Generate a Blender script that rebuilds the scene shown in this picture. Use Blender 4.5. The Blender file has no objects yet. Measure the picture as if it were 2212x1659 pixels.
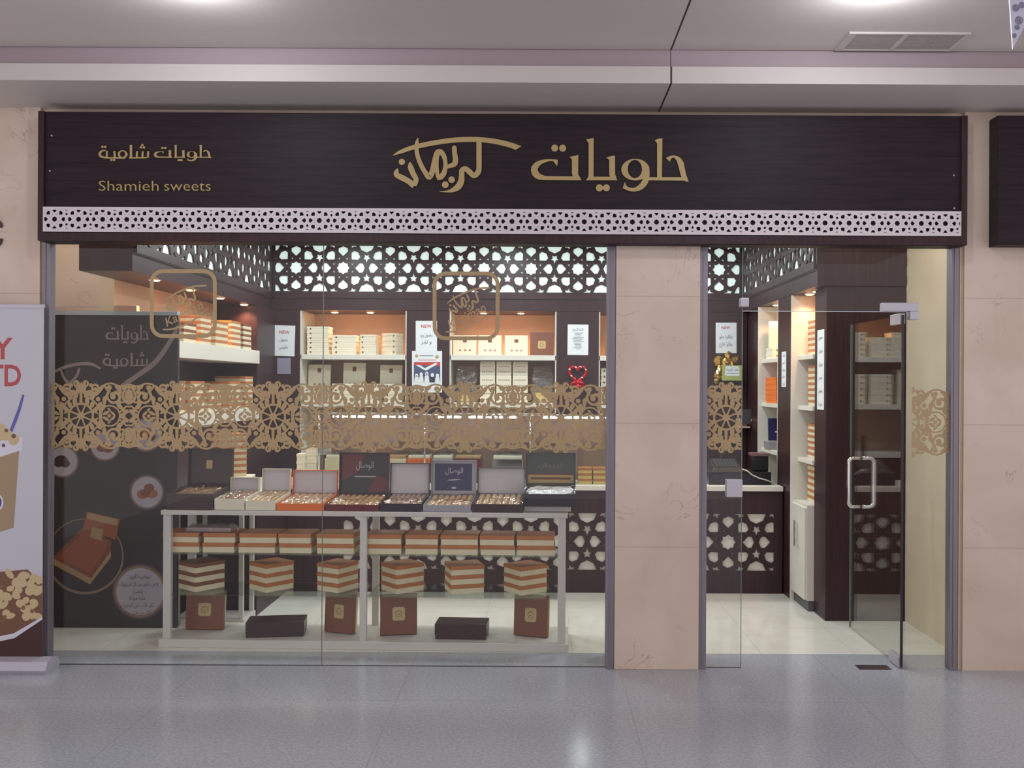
import bpy, bmesh, math, random, unicodedata
from mathutils import Vector, Matrix
random.seed(7)
sc = bpy.context.scene
COL = sc.collection
PI = math.pi
# ------------------------------------------------------------------ camera, world, exposure, lights
FOC = 2050.0            # focal length in pixels of the 2212 px frame
VX, VY = 1165.0, 832.0  # where the view axis meets the frame
EYE = 1.70              # eye height; the shop front stands in the plane y = 0
DIST = 5.73
ROLL = 0.005
cam = bpy.data.cameras.new('camera')
cam.sensor_fit = 'HORIZONTAL'
cam.sensor_width = 36.0
cam.lens = 36.0 * FOC / 2212
cam.shift_x = -(VX - 1106) / 2212
cam.shift_y = (VY - 829.5) / 2212
cam.clip_start = 0.05
cam_o = bpy.data.objects.new('camera', cam)
COL.objects.link(cam_o)
cam_o.matrix_world = (Matrix.Translation((0, -DIST, EYE)) @ Matrix.Rotation(PI / 2, 4, 'X') @ Matrix.Rotation(ROLL, 4, 'Z'))
sc.camera = cam_o

world = bpy.data.worlds.new('hall_light')
sc.world = world
world.use_nodes = True
wb = world.node_tree.nodes['Background']
wb.inputs[0].default_value = (0.50, 0.47, 0.495, 1)
wb.inputs[1].default_value = 1.9

vs = sc.view_settings
vs.view_transform = 'Standard'
vs.look = 'None'
vs.gamma = 1.0
vs.exposure = 0.0
vs.use_curve_mapping = False

COOL = (0.86, 0.95, 1.0)
WARM = (1.0, 0.55, 0.27)


def lamp(name, kind, loc, energy, color, size=0.1, **kw):
    l = bpy.data.lights.new(name, kind)
    l.energy = energy
    l.color = color
    if kind in ('POINT', 'SPOT'):
        l.shadow_soft_size = size
    if kind == 'AREA':
        l.shape = 'DISK'
        l.size = size
    if kind == 'SPOT':
        l.spot_size = kw.get('angle', 1.9)
        l.spot_blend = 0.7
    o = bpy.data.objects.new(name, l)
    o.location = loc
    if 'rot' in kw:
        o.rotation_euler = kw['rot']
    COL.objects.link(o)
    return o


CEIL = 3.54
HALL_LAMPS = [(-1.62, -1.42), (1.56, -1.42), (-1.62, -4.4), (1.56, -4.4)]  # rear pair is unseen, added as general fill for the hall
for hx, hy in HALL_LAMPS:
    lamp('hall_downlight_or_fill', 'POINT', (hx, hy, CEIL - 0.10), 14 if hy > -2 else 22, (0.90, 0.93, 1.0), 0.06)
for sx in (-1.9, -0.3, 1.2):
    for sy in (1.0, 2.75):
        lamp('shop_ceiling_light', 'AREA', (sx, sy, 3.10), 19, (0.90, 0.98, 1.0), 0.35)

for sx in (-3.15, 2.35):  # unseen fill lamps, added to brighten the two front corners
    lamp('shop_corner_fill', 'AREA', (sx, 0.42, 3.12), 4, (1.0, 0.95, 0.90), 0.2)

# ------------------------------------------------------------------ helpers


def at(px, py, Y):
    """world x and z of the photograph's point px, py at depth Y behind the shop front"""
    d = Y + DIST
    x, y = px - VX, py - VY
    c, s = math.cos(ROLL), math.sin(ROLL)
    return ((x * c + y * s) * d / FOC, EYE - (-x * s + y * c) * d / FOC)


def ax(px, Y, py=VY):
    return at(px, py, Y)[0]


def az(py, Y, px=VX):
    return at(px, py, Y)[1]


def lin(c):
    return tuple(((v / 255) / 12.92 if v / 255 <= 0.04045 else ((v / 255 + 0.055) / 1.055) ** 2.4) for v in c)


MATS = {}


def mat(name, rgb, rough=0.5, metal=0.0, spec=0.5, emit=None, es=0.0, noise=0.0, nscale=8.0, bump=0.0, coat=0.0):
    if name in MATS:
        return MATS[name]
    m = bpy.data.materials.new(name)
    m.use_nodes = True
    nt = m.node_tree
    b = nt.nodes['Principled BSDF']
    col = (*lin(rgb), 1)
    b.inputs['Base Color'].default_value = col
    b.inputs['Roughness'].default_value = rough
    b.inputs['Metallic'].default_value = metal
    b.inputs['Specular IOR Level'].default_value = spec
    if coat:
        b.inputs['Coat Weight'].default_value = coat
        b.inputs['Coat Roughness'].default_value = 0.08
    if emit:
        b.inputs['Emission Color'].default_value = (*lin(emit), 1)
        b.inputs['Emission Strength'].default_value = es
    if noise or bump:
        tc = nt.nodes.new('ShaderNodeTexCoord')
        n = nt.nodes.new('ShaderNodeTexNoise')
        n.inputs['Scale'].default_value = nscale
        n.inputs['Detail'].default_value = 6
        nt.links.new(tc.outputs['Object'], n.inputs['Vector'])
        if noise:
            r = nt.nodes.new('ShaderNodeMapRange')
            r.inputs['From Min'].default_value = 0.3
            r.inputs['From Max'].default_value = 0.7
            r.inputs['To Min'].default_value = 1 - noise
            r.inputs['To Max'].default_value = 1 + noise
            nt.links.new(n.outputs['Fac'], r.inputs['Value'])
            mx = nt.nodes.new('ShaderNodeMix')
            mx.data_type = 'RGBA'
            mx.blend_type = 'MULTIPLY'
            mx.inputs['Factor'].default_value = 1
            mx.inputs['A'].default_value = col
            nt.links.new(r.outputs[0], mx.inputs['B'])
            nt.links.new(mx.outputs['Result'], b.inputs['Base Color'])
        if bump:
            bp = nt.nodes.new('ShaderNodeBump')
            bp.inputs['Strength'].default_value = bump
            bp.inputs['Distance'].default_value = 0.01
            nt.links.new(n.outputs['Fac'], bp.inputs['Height'])
            nt.links.new(bp.outputs[0], b.inputs['Normal'])
    MATS[name] = m
    return m


def glass(name, tint=(1, 1, 1), f0=0.04, rough=0.0, bump=0.0, haze=0.0):
    m = bpy.data.materials.new(name)
    m.use_nodes = True
    nt = m.node_tree
    nt.nodes.clear()
    N, L = nt.nodes.new, nt.links.new
    out = N('ShaderNodeOutputMaterial')
    geo = N('ShaderNodeNewGeometry')
    dot = N('ShaderNodeVectorMath')
    dot.operation = 'DOT_PRODUCT'
    L(geo.outputs['Incoming'], dot.inputs[0])
    L(geo.outputs['Normal'], dot.inputs[1])

    def mth(op, a, b=None):
        n = N('ShaderNodeMath')
        n.operation = op
        for i, v in enumerate((a, b)):
            if v is None:
                continue
            if isinstance(v, (int, float)):
                n.inputs[i].default_value = v
            else:
                L(v, n.inputs[i])
        return n.outputs[0]
    ab = mth('ABSOLUTE', dot.outputs['Value'])
    fac = mth('ADD', mth('MULTIPLY', mth('POWER', mth('SUBTRACT', 1.0, ab), 5.0), 1 - f0), f0)
    tr = N('ShaderNodeBsdfTransparent')
    tr.inputs[0].default_value = (*tint, 1)
    gl = N('ShaderNodeBsdfGlossy')
    gl.inputs['Roughness'].default_value = rough
    if bump:
        tc = N('ShaderNodeTexCoord')
        n = N('ShaderNodeTexNoise')
        n.inputs['Scale'].default_value = 18
        L(tc.outputs['Object'], n.inputs['Vector'])
        bp = N('ShaderNodeBump')
        bp.inputs['Strength'].default_value = bump
        bp.inputs['Distance'].default_value = 0.05
        L(n.outputs['Fac'], bp.inputs['Height'])
        L(bp.outputs[0], gl.inputs['Normal'])
    mx = N('ShaderNodeMixShader')
    L(fac, mx.inputs[0])
    L(tr.outputs[0], mx.inputs[1])
    L(gl.outputs[0], mx.inputs[2])
    last = mx.outputs[0]
    if haze:
        df = N('ShaderNodeBsdfDiffuse')
        df.inputs[0].default_value = (0.8, 0.78, 0.8, 1)
        m2 = N('ShaderNodeMixShader')
        m2.inputs[0].default_value = haze
        L(last, m2.inputs[1])
        L(df.outputs[0], m2.inputs[2])
        last = m2.outputs[0]
    L(last, out.inputs[0])
    MATS[name] = m
    return m


def marble():
    m = bpy.data.materials.new('pink_marble')
    m.use_nodes = True
    nt = m.node_tree
    N, L = nt.nodes.new, nt.links.new
    b = nt.nodes['Principled BSDF']
    b.inputs['Roughness'].default_value = 0.28
    geo = N('ShaderNodeNewGeometry')
    n1 = N('ShaderNodeTexNoise')
    n1.inputs['Scale'].default_value = 2.2
    n1.inputs['Detail'].default_value = 8
    n1.inputs['Distortion'].default_value = 0.6
    L(geo.outputs['Position'], n1.inputs['Vector'])
    cr = N('ShaderNodeValToRGB')
    cr.color_ramp.elements[0].position = 0.3
    cr.color_ramp.elements[0].color = (*lin((212, 189, 170)), 1)
    cr.color_ramp.elements[1].position = 0.7
    cr.color_ramp.elements[1].color = (*lin((226, 206, 190)), 1)
    L(n1.outputs['Fac'], cr.inputs[0])
    # thin rusty veins where a second noise crosses its middle, kept to a few patches
    n2 = N('ShaderNodeTexNoise')
    n2.inputs['Scale'].default_value = 3.4
    n2.inputs['Detail'].default_value = 5
    n2.inputs['Distortion'].default_value = 1.5
    L(geo.outputs['Position'], n2.inputs['Vector'])
    s = N('ShaderNodeMath'); s.operation = 'SUBTRACT'; s.inputs[1].default_value = 0.5
    L(n2.outputs['Fac'], s.inputs[0])
    a = N('ShaderNodeMath'); a.operation = 'ABSOLUTE'
    L(s.outputs[0], a.inputs[0])
    r = N('ShaderNodeMapRange')
    r.inputs['From Min'].default_value = 0.0
    r.inputs['From Max'].default_value = 0.012
    r.inputs['To Min'].default_value = 1.0
    r.inputs['To Max'].default_value = 0.0
    L(a.outputs[0], r.inputs['Value'])
    n3 = N('ShaderNodeTexNoise')
    n3.inputs['Scale'].default_value = 2.7
    L(geo.outputs['Position'], n3.inputs['Vector'])
    r3 = N('ShaderNodeMapRange')
    r3.inputs['From Min'].default_value = 0.56
    r3.inputs['From Max'].default_value = 0.66
    r3.inputs['To Max'].default_value = 0.45
    L(n3.outputs['Fac'], r3.inputs['Value'])
    mu = N('ShaderNodeMath'); mu.operation = 'MULTIPLY'
    L(r.outputs[0], mu.inputs[0]); L(r3.outputs[0], mu.inputs[1])
    mx = N('ShaderNodeMix'); mx.data_type = 'RGBA'
    L(mu.outputs[0], mx.inputs['Factor'])
    L(cr.outputs[0], mx.inputs['A'])
    mx.inputs['B'].default_value = (*lin((150, 84, 60)), 1)
    # slab joints at two heights
    sep = N('ShaderNodeSeparateXYZ')
    L(geo.outputs['Position'], sep.inputs[0])
    last = mx.outputs['Result']
    for zj in (0.735, 1.475, 2.235):
        q = N('ShaderNodeMath'); q.operation = 'COMPARE'
        q.inputs[1].default_value = zj; q.inputs[2].default_value = 0.004
        L(sep.outputs['Z'], q.inputs[0])
        w = N('ShaderNodeMath'); w.operation = 'MULTIPLY'; w.inputs[1].default_value = 0.28
        L(q.outputs[0], w.inputs[0])
        m3 = N('ShaderNodeMix'); m3.data_type = 'RGBA'
        L(w.outputs[0], m3.inputs['Factor']); L(last, m3.inputs['A'])
        m3.inputs['B'].default_value = (*lin((150, 118, 100)), 1)
        last = m3.outputs['Result']
    L(last, b.inputs['Base Color'])
    MATS['marble'] = m
    return m


def grid_floor(name, rgb_a, rgb_b, nscale, step, off, joint_rgb, width, rough, jfac, speck=0.0):
    """polished stone with speckle and thin joints every `step` metres"""
    m = bpy.data.materials.new(name)
    m.use_nodes = True
    nt = m.node_tree
    N, L = nt.nodes.new, nt.links.new
    b = nt.nodes['Principled BSDF']
    b.inputs['Roughness'].default_value = rough
    geo = N('ShaderNodeNewGeometry')
    n1 = N('ShaderNodeTexNoise')
    n1.inputs['Scale'].default_value = nscale
    n1.inputs['Detail'].default_value = 8
    n1.inputs['Roughness'].default_value = 0.75
    L(geo.outputs['Position'], n1.inputs['Vector'])
    cr = N('ShaderNodeValToRGB')
    cr.color_ramp.elements[0].position = 0.35
    cr.color_ramp.elements[0].color = (*lin(rgb_a), 1)
    cr.color_ramp.elements[1].position = 0.65
    cr.color_ramp.elements[1].color = (*lin(rgb_b), 1)
    L(n1.outputs['Fac'], cr.inputs[0])
    last = cr.outputs[0]
    sep = N('ShaderNodeSeparateXYZ')
    L(geo.outputs['Position'], sep.inputs[0])
    for k, ax_ in enumerate('XY'):
        a = N('ShaderNodeMath'); a.operation = 'SUBTRACT'; a.inputs[1].default_value = off[k]
        L(sep.outputs[ax_], a.inputs[0])
        p = N('ShaderNodeMath'); p.operation = 'PINGPONG'; p.inputs[1].default_value = step[k] / 2
        L(a.outputs[0], p.inputs[0])
        q = N('ShaderNodeMath'); q.operation = 'LESS_THAN'; q.inputs[1].default_value = width
        L(p.outputs[0], q.inputs[0])
        w = N('ShaderNodeMath'); w.operation = 'MULTIPLY'; w.inputs[1].default_value = jfac
        L(q.outputs[0], w.inputs[0])
        mx = N('ShaderNodeMix'); mx.data_type = 'RGBA'
        L(w.outputs[0], mx.inputs['Factor']); L(last, mx.inputs['A'])
        mx.inputs['B'].default_value = (*lin(joint_rgb), 1)
        last = mx.outputs['Result']
    L(last, b.inputs['Base Color'])
    MATS[name] = m
    return m


def seam_plaster(name, rgb, x_seam, w=0.005):
    """painted plasterboard with one open joint running at x = x_seam"""
    m = bpy.data.materials.new(name)
    m.use_nodes = True
    nt = m.node_tree
    N, L = nt.nodes.new, nt.links.new
    b = nt.nodes['Principled BSDF']
    b.inputs['Roughness'].default_value = 0.6
    geo = N('ShaderNodeNewGeometry')
    sep = N('ShaderNodeSeparateXYZ')
    L(geo.outputs['Position'], sep.inputs[0])
    q = N('ShaderNodeMath'); q.operation = 'COMPARE'
    q.inputs[1].default_value = x_seam; q.inputs[2].default_value = w
    L(sep.outputs['X'], q.inputs[0])
    mx = N('ShaderNodeMix'); mx.data_type = 'RGBA'
    L(q.outputs[0], mx.inputs['Factor'])
    mx.inputs['A'].default_value = (*lin(rgb), 1)
    mx.inputs['B'].default_value = (*lin((58, 40, 36)), 1)
    L(mx.outputs['Result'], b.inputs['Base Color'])
    MATS[name] = m
    return m


def wood(name, rgb, rough=0.28, plank=0.0, spec=0.4, coat=0.0):
    m = bpy.data.materials.new(name)
    m.use_nodes = True
    nt = m.node_tree
    N, L = nt.nodes.new, nt.links.new
    b = nt.nodes['Principled BSDF']
    b.inputs['Roughness'].default_value = rough
    b.inputs['Specular IOR Level'].default_value = spec
    if coat:
        b.inputs['Coat Weight'].default_value = coat
    geo = N('ShaderNodeNewGeometry')
    mp = N('ShaderNodeMapping')
    mp.inputs['Scale'].default_value = (1.2, 1.2, 22) if plank else (16, 16, 1.0)
    L(geo.outputs['Position'], mp.inputs[0])
    n = N('ShaderNodeTexNoise')
    n.inputs['Scale'].default_value = 3
    n.inputs['Detail'].default_value = 6
    L(mp.outputs[0], n.inputs['Vector'])
    cr = N('ShaderNodeValToRGB')
    cr.color_ramp.elements[0].position = 0.3
    cr.color_ramp.elements[0].color = (*[v * 0.75 for v in lin(rgb)], 1)
    cr.color_ramp.elements[1].position = 0.7
    cr.color_ramp.elements[1].color = (*[v * 1.25 for v in lin(rgb)], 1)
    L(n.outputs['Fac'], cr.inputs[0])
    last = cr.outputs[0]
    if plank:
        sep = N('ShaderNodeSeparateXYZ')
        L(geo.outputs['Position'], sep.inputs[0])
        p = N('ShaderNodeMath'); p.operation = 'PINGPONG'; p.inputs[1].default_value = plank / 2
        L(sep.outputs['Z'], p.inputs[0])
        q = N('ShaderNodeMath'); q.operation = 'LESS_THAN'; q.inputs[1].default_value = 0.0016
        L(p.outputs[0], q.inputs[0])
        mx = N('ShaderNodeMix'); mx.data_type = 'RGBA'
        L(q.outputs[0], mx.inputs['Factor']); L(last, mx.inputs['A'])
        mx.inputs['B'].default_value = (*[v * 0.6 for v in lin(rgb)], 1)
        last = mx.outputs['Result']
    L(last, b.inputs['Base Color'])
    MATS[name] = m
    return m


class MB:
    """collects shapes into one mesh"""

    def __init__(self):
        self.v, self.f, self.m = [], [], []

    def add(self, vs_, fs_, mi=0):
        o = len(self.v)
        self.v += [tuple(p) for p in vs_]
        self.f += [tuple(i + o for i in q) for q in fs_]
        self.m += [mi] * len(fs_)
        return self

    def box(self, x0, x1, y0, y1, z0, z1, mi=0, M=None):
        p = [Vector((x, y, z)) for x in (x0, x1) for y in (y0, y1) for z in (z0, z1)]
        if M is not None:
            p = [M @ q for q in p]
        return self.add(p, [(0, 1, 3, 2), (4, 6, 7, 5), (0, 4, 5, 1), (2, 3, 7, 6), (0, 2, 6, 4), (1, 5, 7, 3)], mi)

    def prism(self, pts, front, back, mi=0):
        n = len(pts)
        A = sum(pts[i][0] * pts[(i + 1) % n][1] - pts[(i + 1) % n][0] * pts[i][1] for i in range(n))
        if A < 0:
            pts = list(reversed(pts))
        vs_ = [front(p) for p in pts] + [back(p) for p in pts]
        fs_ = [tuple(range(n)), tuple(range(2 * n - 1, n - 1, -1))]
        fs_ += [(i, i + n, (i + 1) % n + n, (i + 1) % n) for i in range(n)]
        return self.add(vs_, fs_, mi)

    def tube(self, pts, r, mi=0, n=8, caps=True):
        pts = [Vector(p) for p in pts]
        rs = r if isinstance(r, (list, tuple)) else [r] * len(pts)
        vs_, fs_ = [], []
        up = None
        for i, p in enumerate(pts):
            t = (pts[min(i + 1, len(pts) - 1)] - pts[max(i - 1, 0)]).normalized()
            if up is None:
                up = Vector((0, 0, 1)) if abs(t.z) < 0.9 else Vector((1, 0, 0))
            a = t.cross(up).normalized()
            up = a.cross(t).normalized()
            for k in range(n):
                q = 2 * PI * k / n
                vs_.append(p + (a * math.cos(q) + up * math.sin(q)) * rs[i])
        for i in range(len(pts) - 1):
            for k in range(n):
                fs_.append((i * n + k, i * n + (k + 1) % n, (i + 1) * n + (k + 1) % n, (i + 1) * n + k))
        if caps:
            fs_.append(tuple(range(n - 1, -1, -1)))
            fs_.append(tuple(range((len(pts) - 1) * n, len(pts) * n)))
        return self.add(vs_, fs_, mi)

    def cyl(self, c, r, h, mi=0, n=24, r2=None):
        """upright cylinder (or cone) standing on c"""
        return self.tube([(c[0], c[1], c[2]), (c[0], c[1], c[2] + h)], [r, r if r2 is None else r2], mi, n)

    def build(self, name, mats, parent=None, bevel=0.0, smooth=False, local=False, origin=None):
        me = bpy.data.meshes.new(name)
        vs_ = [Vector(p) for p in self.v]
        loc = Vector((0, 0, 0))
        if parent is not None and not local:
            Mi = PM[parent.name].inverted()
            vs_ = [Mi @ p for p in vs_]
        elif parent is None and not local:
            if origin is None:
                lo = [min(p[i] for p in vs_) for i in range(3)]
                hi = [max(p[i] for p in vs_) for i in range(3)]
                loc = Vector(((lo[0] + hi[0]) / 2, (lo[1] + hi[1]) / 2, lo[2]))
            else:
                loc = Vector(origin)
            vs_ = [p - loc for p in vs_]
        me.from_pydata([tuple(p) for p in vs_], [], self.f)
        if not isinstance(mats, (list, tuple)):
            mats = [mats]
        for m in mats:
            me.materials.append(m)
        me.polygons.foreach_set('material_index', self.m)
        if bevel:
            bm = bmesh.new()
            bm.from_mesh(me)
            bmesh.ops.remove_doubles(bm, verts=bm.verts, dist=1e-6)
            bmesh.ops.bevel(bm, geom=[e for e in bm.edges if len(e.link_faces) == 2 and e.calc_face_angle(0) > 0.5],
                            offset=bevel, segments=2, affect='EDGES', profile=0.6)
            bm.to_mesh(me)
            bm.free()
        if smooth:
            me.polygons.foreach_set('use_smooth', [True] * len(me.polygons))
        me.update()
        o = bpy.data.objects.new(name, me)
        COL.objects.link(o)
        if parent is not None:
            o.parent = parent
            PM[o.name] = PM[parent.name]
        else:
            o.location = loc
            PM[o.name] = Matrix.Translation(loc)
        return o


PM = {}


def tag(o, label, cat, group=None, kind=None):
    o['label'] = label
    o['category'] = cat
    if group:
        o['group'] = group
    if kind:
        o['kind'] = kind
    return o


def thing(name, loc, label, cat, group=None, rz=0.0):
    o = bpy.data.objects.new(name, None)
    o.empty_display_size = 0.05
    o.location = loc
    o.rotation_euler = (0, 0, rz)
    COL.objects.link(o)
    PM[o.name] = Matrix.Translation(loc) @ Matrix.Rotation(rz, 4, 'Z')
    return tag(o, label, cat, group)


def struct(o, label=None, cat=None):
    o['kind'] = 'structure'
    if label:
        o['label'] = label
        o['category'] = cat
    return o


def kids(o):
    return [c for c in bpy.data.objects if c.parent == o]


def dup(src, loc, rot, label, group=None):
    """a copy of a thing with its parts and their sub-parts; meshes are shared"""
    r = src.copy()
    COL.objects.link(r)
    r.location = loc
    r.rotation_euler = rot
    r['label'] = label
    if group:
        r['group'] = group
    for ch in KIDS[src.name]:
        c = ch.copy()
        COL.objects.link(c)
        c.parent = r
    return r


KIDS = {}


def smooth_path(pts, n=6):
    """Catmull-Rom through points of any dimension"""
    P = [tuple(p) for p in pts]
    if len(P) < 3:
        return P
    Q = [P[0]] + P + [P[-1]]
    out = []
    for i in range(1, len(Q) - 2):
        for k in range(n):
            t = k / n
            out.append(tuple(0.5 * ((2 * b) + (-a + c) * t + (2 * a - 5 * b + 4 * c - d) * t * t + (-a + 3 * b - 3 * c + d) * t ** 3)
                             for a, b, c, d in zip(Q[i - 1], Q[i], Q[i + 1], Q[i + 2])))
    out.append(P[-1])
    return out


class Art:
    """flat lettering and ornament: shapes in a 2-D frame, later laid on a surface"""

    def __init__(self):
        self.items = []   # (list of convex or simple polygons, material index)

    def poly(self, pts, mi=0):
        self.items.append((list(pts), mi))
        return self

    def disc(self, x, y, r, mi=0, n=18, ry=None, ang=0.0):
        ry = r if ry is None else ry
        ca, sa = math.cos(ang), math.sin(ang)
        self.poly([(x + r * math.cos(2 * PI * k / n) * ca - ry * math.sin(2 * PI * k / n) * sa,
                    y + r * math.cos(2 * PI * k / n) * sa + ry * math.sin(2 * PI * k / n) * ca) for k in range(n)], mi)
        return self

    def leaf(self, x, y, l, w, ang, mi=0):
        a = []
        l, w = l * 1.1, w * 1.25
        for k in range(7):
            t = k / 6
            a.append((l * (t - 0.5), w / 2 * math.sin(PI * t) ** 0.8))
        for k in range(5, 0, -1):
            t = k / 6
            a.append((l * (t - 0.5), -w / 2 * math.sin(PI * t) ** 0.8))
        ca, sa = math.cos(ang), math.sin(ang)
        return self.poly([(x + p * ca - q * sa, y + p * sa + q * ca) for p, q in a], mi)

    def stroke(self, pts, w=None, mi=0, n=5, sm=True):
        if w is not None:
            pts = [(p[0], p[1], w) for p in pts]
        P = smooth_path(pts, n) if sm else list(pts)
        L_, R_ = [], []
        for i, p in enumerate(P):
            a, b = P[max(i - 1, 0)], P[min(i + 1, len(P) - 1)]
            tx, ty = b[0] - a[0], b[1] - a[1]
            d = math.hypot(tx, ty) or 1
            nx, ny = -ty / d, tx / d
            h = max(p[2], 0.01) / 2
            L_.append((p[0] + nx * h, p[1] + ny * h))
            R_.append((p[0] - nx * h, p[1] - ny * h))
        for i in range(len(P) - 1):
            self.poly([L_[i], L_[i + 1], R_[i + 1], R_[i]], mi)
        return self

    def ring(self, x, y, r, w, mi=0, a0=0.0, a1=2 * PI, n=28, ry=None):
        ry = r if ry is None else ry
        return self.stroke([(x + r * math.cos(a0 + (a1 - a0) * k / n), y + ry * math.sin(a0 + (a1 - a0) * k / n), w) for k in range(n + 1)], mi=mi, sm=False)

    def rect(self, x0, y0, x1, y1, mi=0):
        return self.poly([(x0, y0), (x1, y0), (x1, y1), (x0, y1)], mi)

    def spiral(self, x, y, r0, r1, turns, a0, w0, w1, mi=0, n=22, dot=0.0):
        pts = []
        for k in range(n + 1):
            t = k / n
            r = r0 + (r1 - r0) * t
            a = a0 + turns * 2 * PI * t
            pts.append((x + r * math.cos(a), y + r * math.sin(a), w0 + (w1 - w0) * t))
        self.stroke(pts, mi=mi, sm=False)
        if dot:
            self.disc(pts[-1][0], pts[-1][1], dot, mi, 12)
        return self

    def put(self, other, fn, mi=None):
        for pts, m in other.items:
            self.items.append(([fn(p) for p in pts], m if mi is None else mi))
        return self

    def mesh(self, mb, to3d, thick_dir, mi_off=0, flat=False):
        t0 = Vector(thick_dir)
        for i_, (pts, m) in enumerate(self.items):
            t = t0 + t0.normalized() * (0.0006 * ((i_ * 0.6180339) % 1.0))   # overlapping strokes never share a plane
            q = [Vector(to3d(p)) for p in pts]
            if flat:
                n = len(q)
                A = Vector((0, 0, 0))
                for i in range(n):
                    A += q[i].cross(q[(i + 1) % n])
                if A.dot(t) < 0:
                    q.reverse()
                mb.add([p + t for p in q], [tuple(range(n))], m + mi_off)
            else:
                n = len(q)
                A = Vector((0, 0, 0))
                for i in range(n):
                    A += q[i].cross(q[(i + 1) % n])
                if A.dot(t) < 0:
                    q.reverse()
                mb.add([p + t for p in q] + q, [tuple(range(n))] + [(i, i + n, (i + 1) % n + n, (i + 1) % n) for i in range(n)], m + mi_off)
        return mb


# ---- writing in the built-in face; Arabic letters are joined by hand
JOIN = {}
for cp in range(0xFE70, 0xFEFD):
    d_ = unicodedata.decomposition(chr(cp)).split()
    if len(d_) == 2 and d_[0] in ('<isolated>', '<initial>', '<medial>', '<final>'):
        JOIN.setdefault(chr(int(d_[1], 16)), {})[d_[0][1:-1]] = chr(cp)


def shape(s):
    out = []
    for i, ch in enumerate(s):
        f = JOIN.get(ch)
        if not f:
            out.append(ch)
            continue
        prev = s[i - 1] if i else ' '
        nx = s[i + 1] if i + 1 < len(s) else ' '
        pj = prev in JOIN and 'initial' in JOIN[prev]
        nj = nx in JOIN and 'initial' in f
        if pj and nj and 'medial' in f:
            out.append(f['medial'])
        elif pj and 'final' in f:
            out.append(f['final'])
        elif nj:
            out.append(f['initial'])
        else:
            out.append(f.get('isolated', ch))
    return ''.join(reversed(out))


def curve_mesh(cu):
    o = bpy.data.objects.new('temporary_curve', cu)
    COL.objects.link(o)
    dg = bpy.context.evaluated_depsgraph_get()
    ev = o.evaluated_get(dg)
    me = bpy.data.meshes.new_from_object(ev)
    vs_ = [tuple(v.co) for v in me.vertices]
    fs_ = [tuple(p.vertices) for p in me.polygons]
    bpy.data.objects.remove(o)
    bpy.data.meshes.remove(me)
    bpy.data.curves.remove(cu)
    return vs_, fs_


TXT = {}


def text_polys(body, bold=0.0):
    """polygons of a line of text, height of a capital about 1, centred in x"""
    if (body, bold) in TXT:
        return TXT[(body, bold)]
    s = shape(body) if any('\u0600' <= c <= '\u06ff' for c in body) else body
    cu = bpy.data.curves.new('temporary_text', 'FONT')
    cu.body = s
    cu.size = 1.4
    cu.resolution_u = 3
    cu.offset = bold
    cu.align_x = 'CENTER'
    r = curve_mesh(cu)
    TXT[(body, bold)] = r
    return r


def art_text(art, body, x, y, h, mi=0, bold=0.0, width=None, ang=0.0, shear=0.0, flip=-1):
    """lay a line of text on an Art sheet whose y runs downward; x, y = middle of the baseline, h = capital height"""
    vs_, fs_ = text_polys(body, bold)
    if not vs_:
        return art
    sx = h
    if width:
        w = max(v[0] for v in vs_) - min(v[0] for v in vs_)
        sx = width / w
    xm = (max(v[0] for v in vs_) + min(v[0] for v in vs_)) / 2
    ca, sa = math.cos(ang), math.sin(ang)
    for f in fs_:
        q = []
        for i in f:
            a = (vs_[i][0] - xm) * sx + vs_[i][1] * h * shear
            b = vs_[i][1] * h * flip
            q.append((x + a * ca - b * sa, y + a * sa + b * ca))
        art.poly(q, mi)
    return art


# ------------------------------------------------------------------ materials
MARBLE = marble()
DARK = wood('dark_wenge', (58, 37, 41), 0.38, spec=0.3)
SIGNWOOD = wood('sign_boards', (44, 33, 38), 0.5, plank=0.085, spec=0.2)
GOLD = mat('gold_lettering', (184, 159, 108), 0.5, 0.1)
VINYL = mat('gold_vinyl', (184, 157, 116), 0.55)
WHITE = mat('white_laminate', (226, 222, 212), 0.35)
TABLEWHITE = mat('white_table_paint', (214, 208, 202), 0.35)
LATTICEWHITE = mat('white_cut_panel', (222, 212, 214), 0.5)
ALU = mat('anodised_aluminium', (140, 132, 140), 0.4, 0.5)
STEEL = mat('satin_steel', (196, 192, 200), 0.35, 0.4)
CHROME = mat('chrome', (225, 225, 228), 0.12, 1.0)
CREAMWALL = mat('cream_wall', (214, 196, 168), 0.55, noise=0.05, nscale=3)
NICHEWALL = mat('niche_wall', (214, 182, 160), 0.6)
CEILP = seam_plaster('ceiling_plaster', (206, 198, 192), 0.712)
CEILB = seam_plaster('ceiling_band_darker', (166, 149, 153), 0.712, 0.002)
HALLF = grid_floor('grey_granite', (154, 156, 163), (184, 186, 194), 60, (1.25, 1.25), (0.488, -0.62), (96, 90, 92), 0.003, 0.16, 0.2)
SHOPF = grid_floor('cream_tiles', (222, 218, 206), (232, 230, 222), 3, (0.6, 0.6), (0.22, 0.34), (150, 146, 136), 0.0016, 0.13, 0.5)
GLASS = glass('shopfront_glass', (0.975, 0.985, 0.978), 0.022)
SHELFGLASS = glass('green_shelf_glass', (0.90, 0.96, 0.94), 0.05)
CASEGLASS = glass('clear_case_glass', (0.97, 0.985, 0.98), 0.03)
FILM = glass('clear_wrap_film', (0.98, 0.98, 0.98), 0.10, 0.08, bump=0.6)
EDGEGLASS = mat('glass_edge', (118, 140, 132), 0.2)
LIGHTBOX = mat('lit_white_panel', (235, 240, 236), 0.5, emit=(214, 244, 240), es=0.55)
PANELWHITE = mat('white_backing_panel', (226, 222, 212), 0.5)
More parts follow.
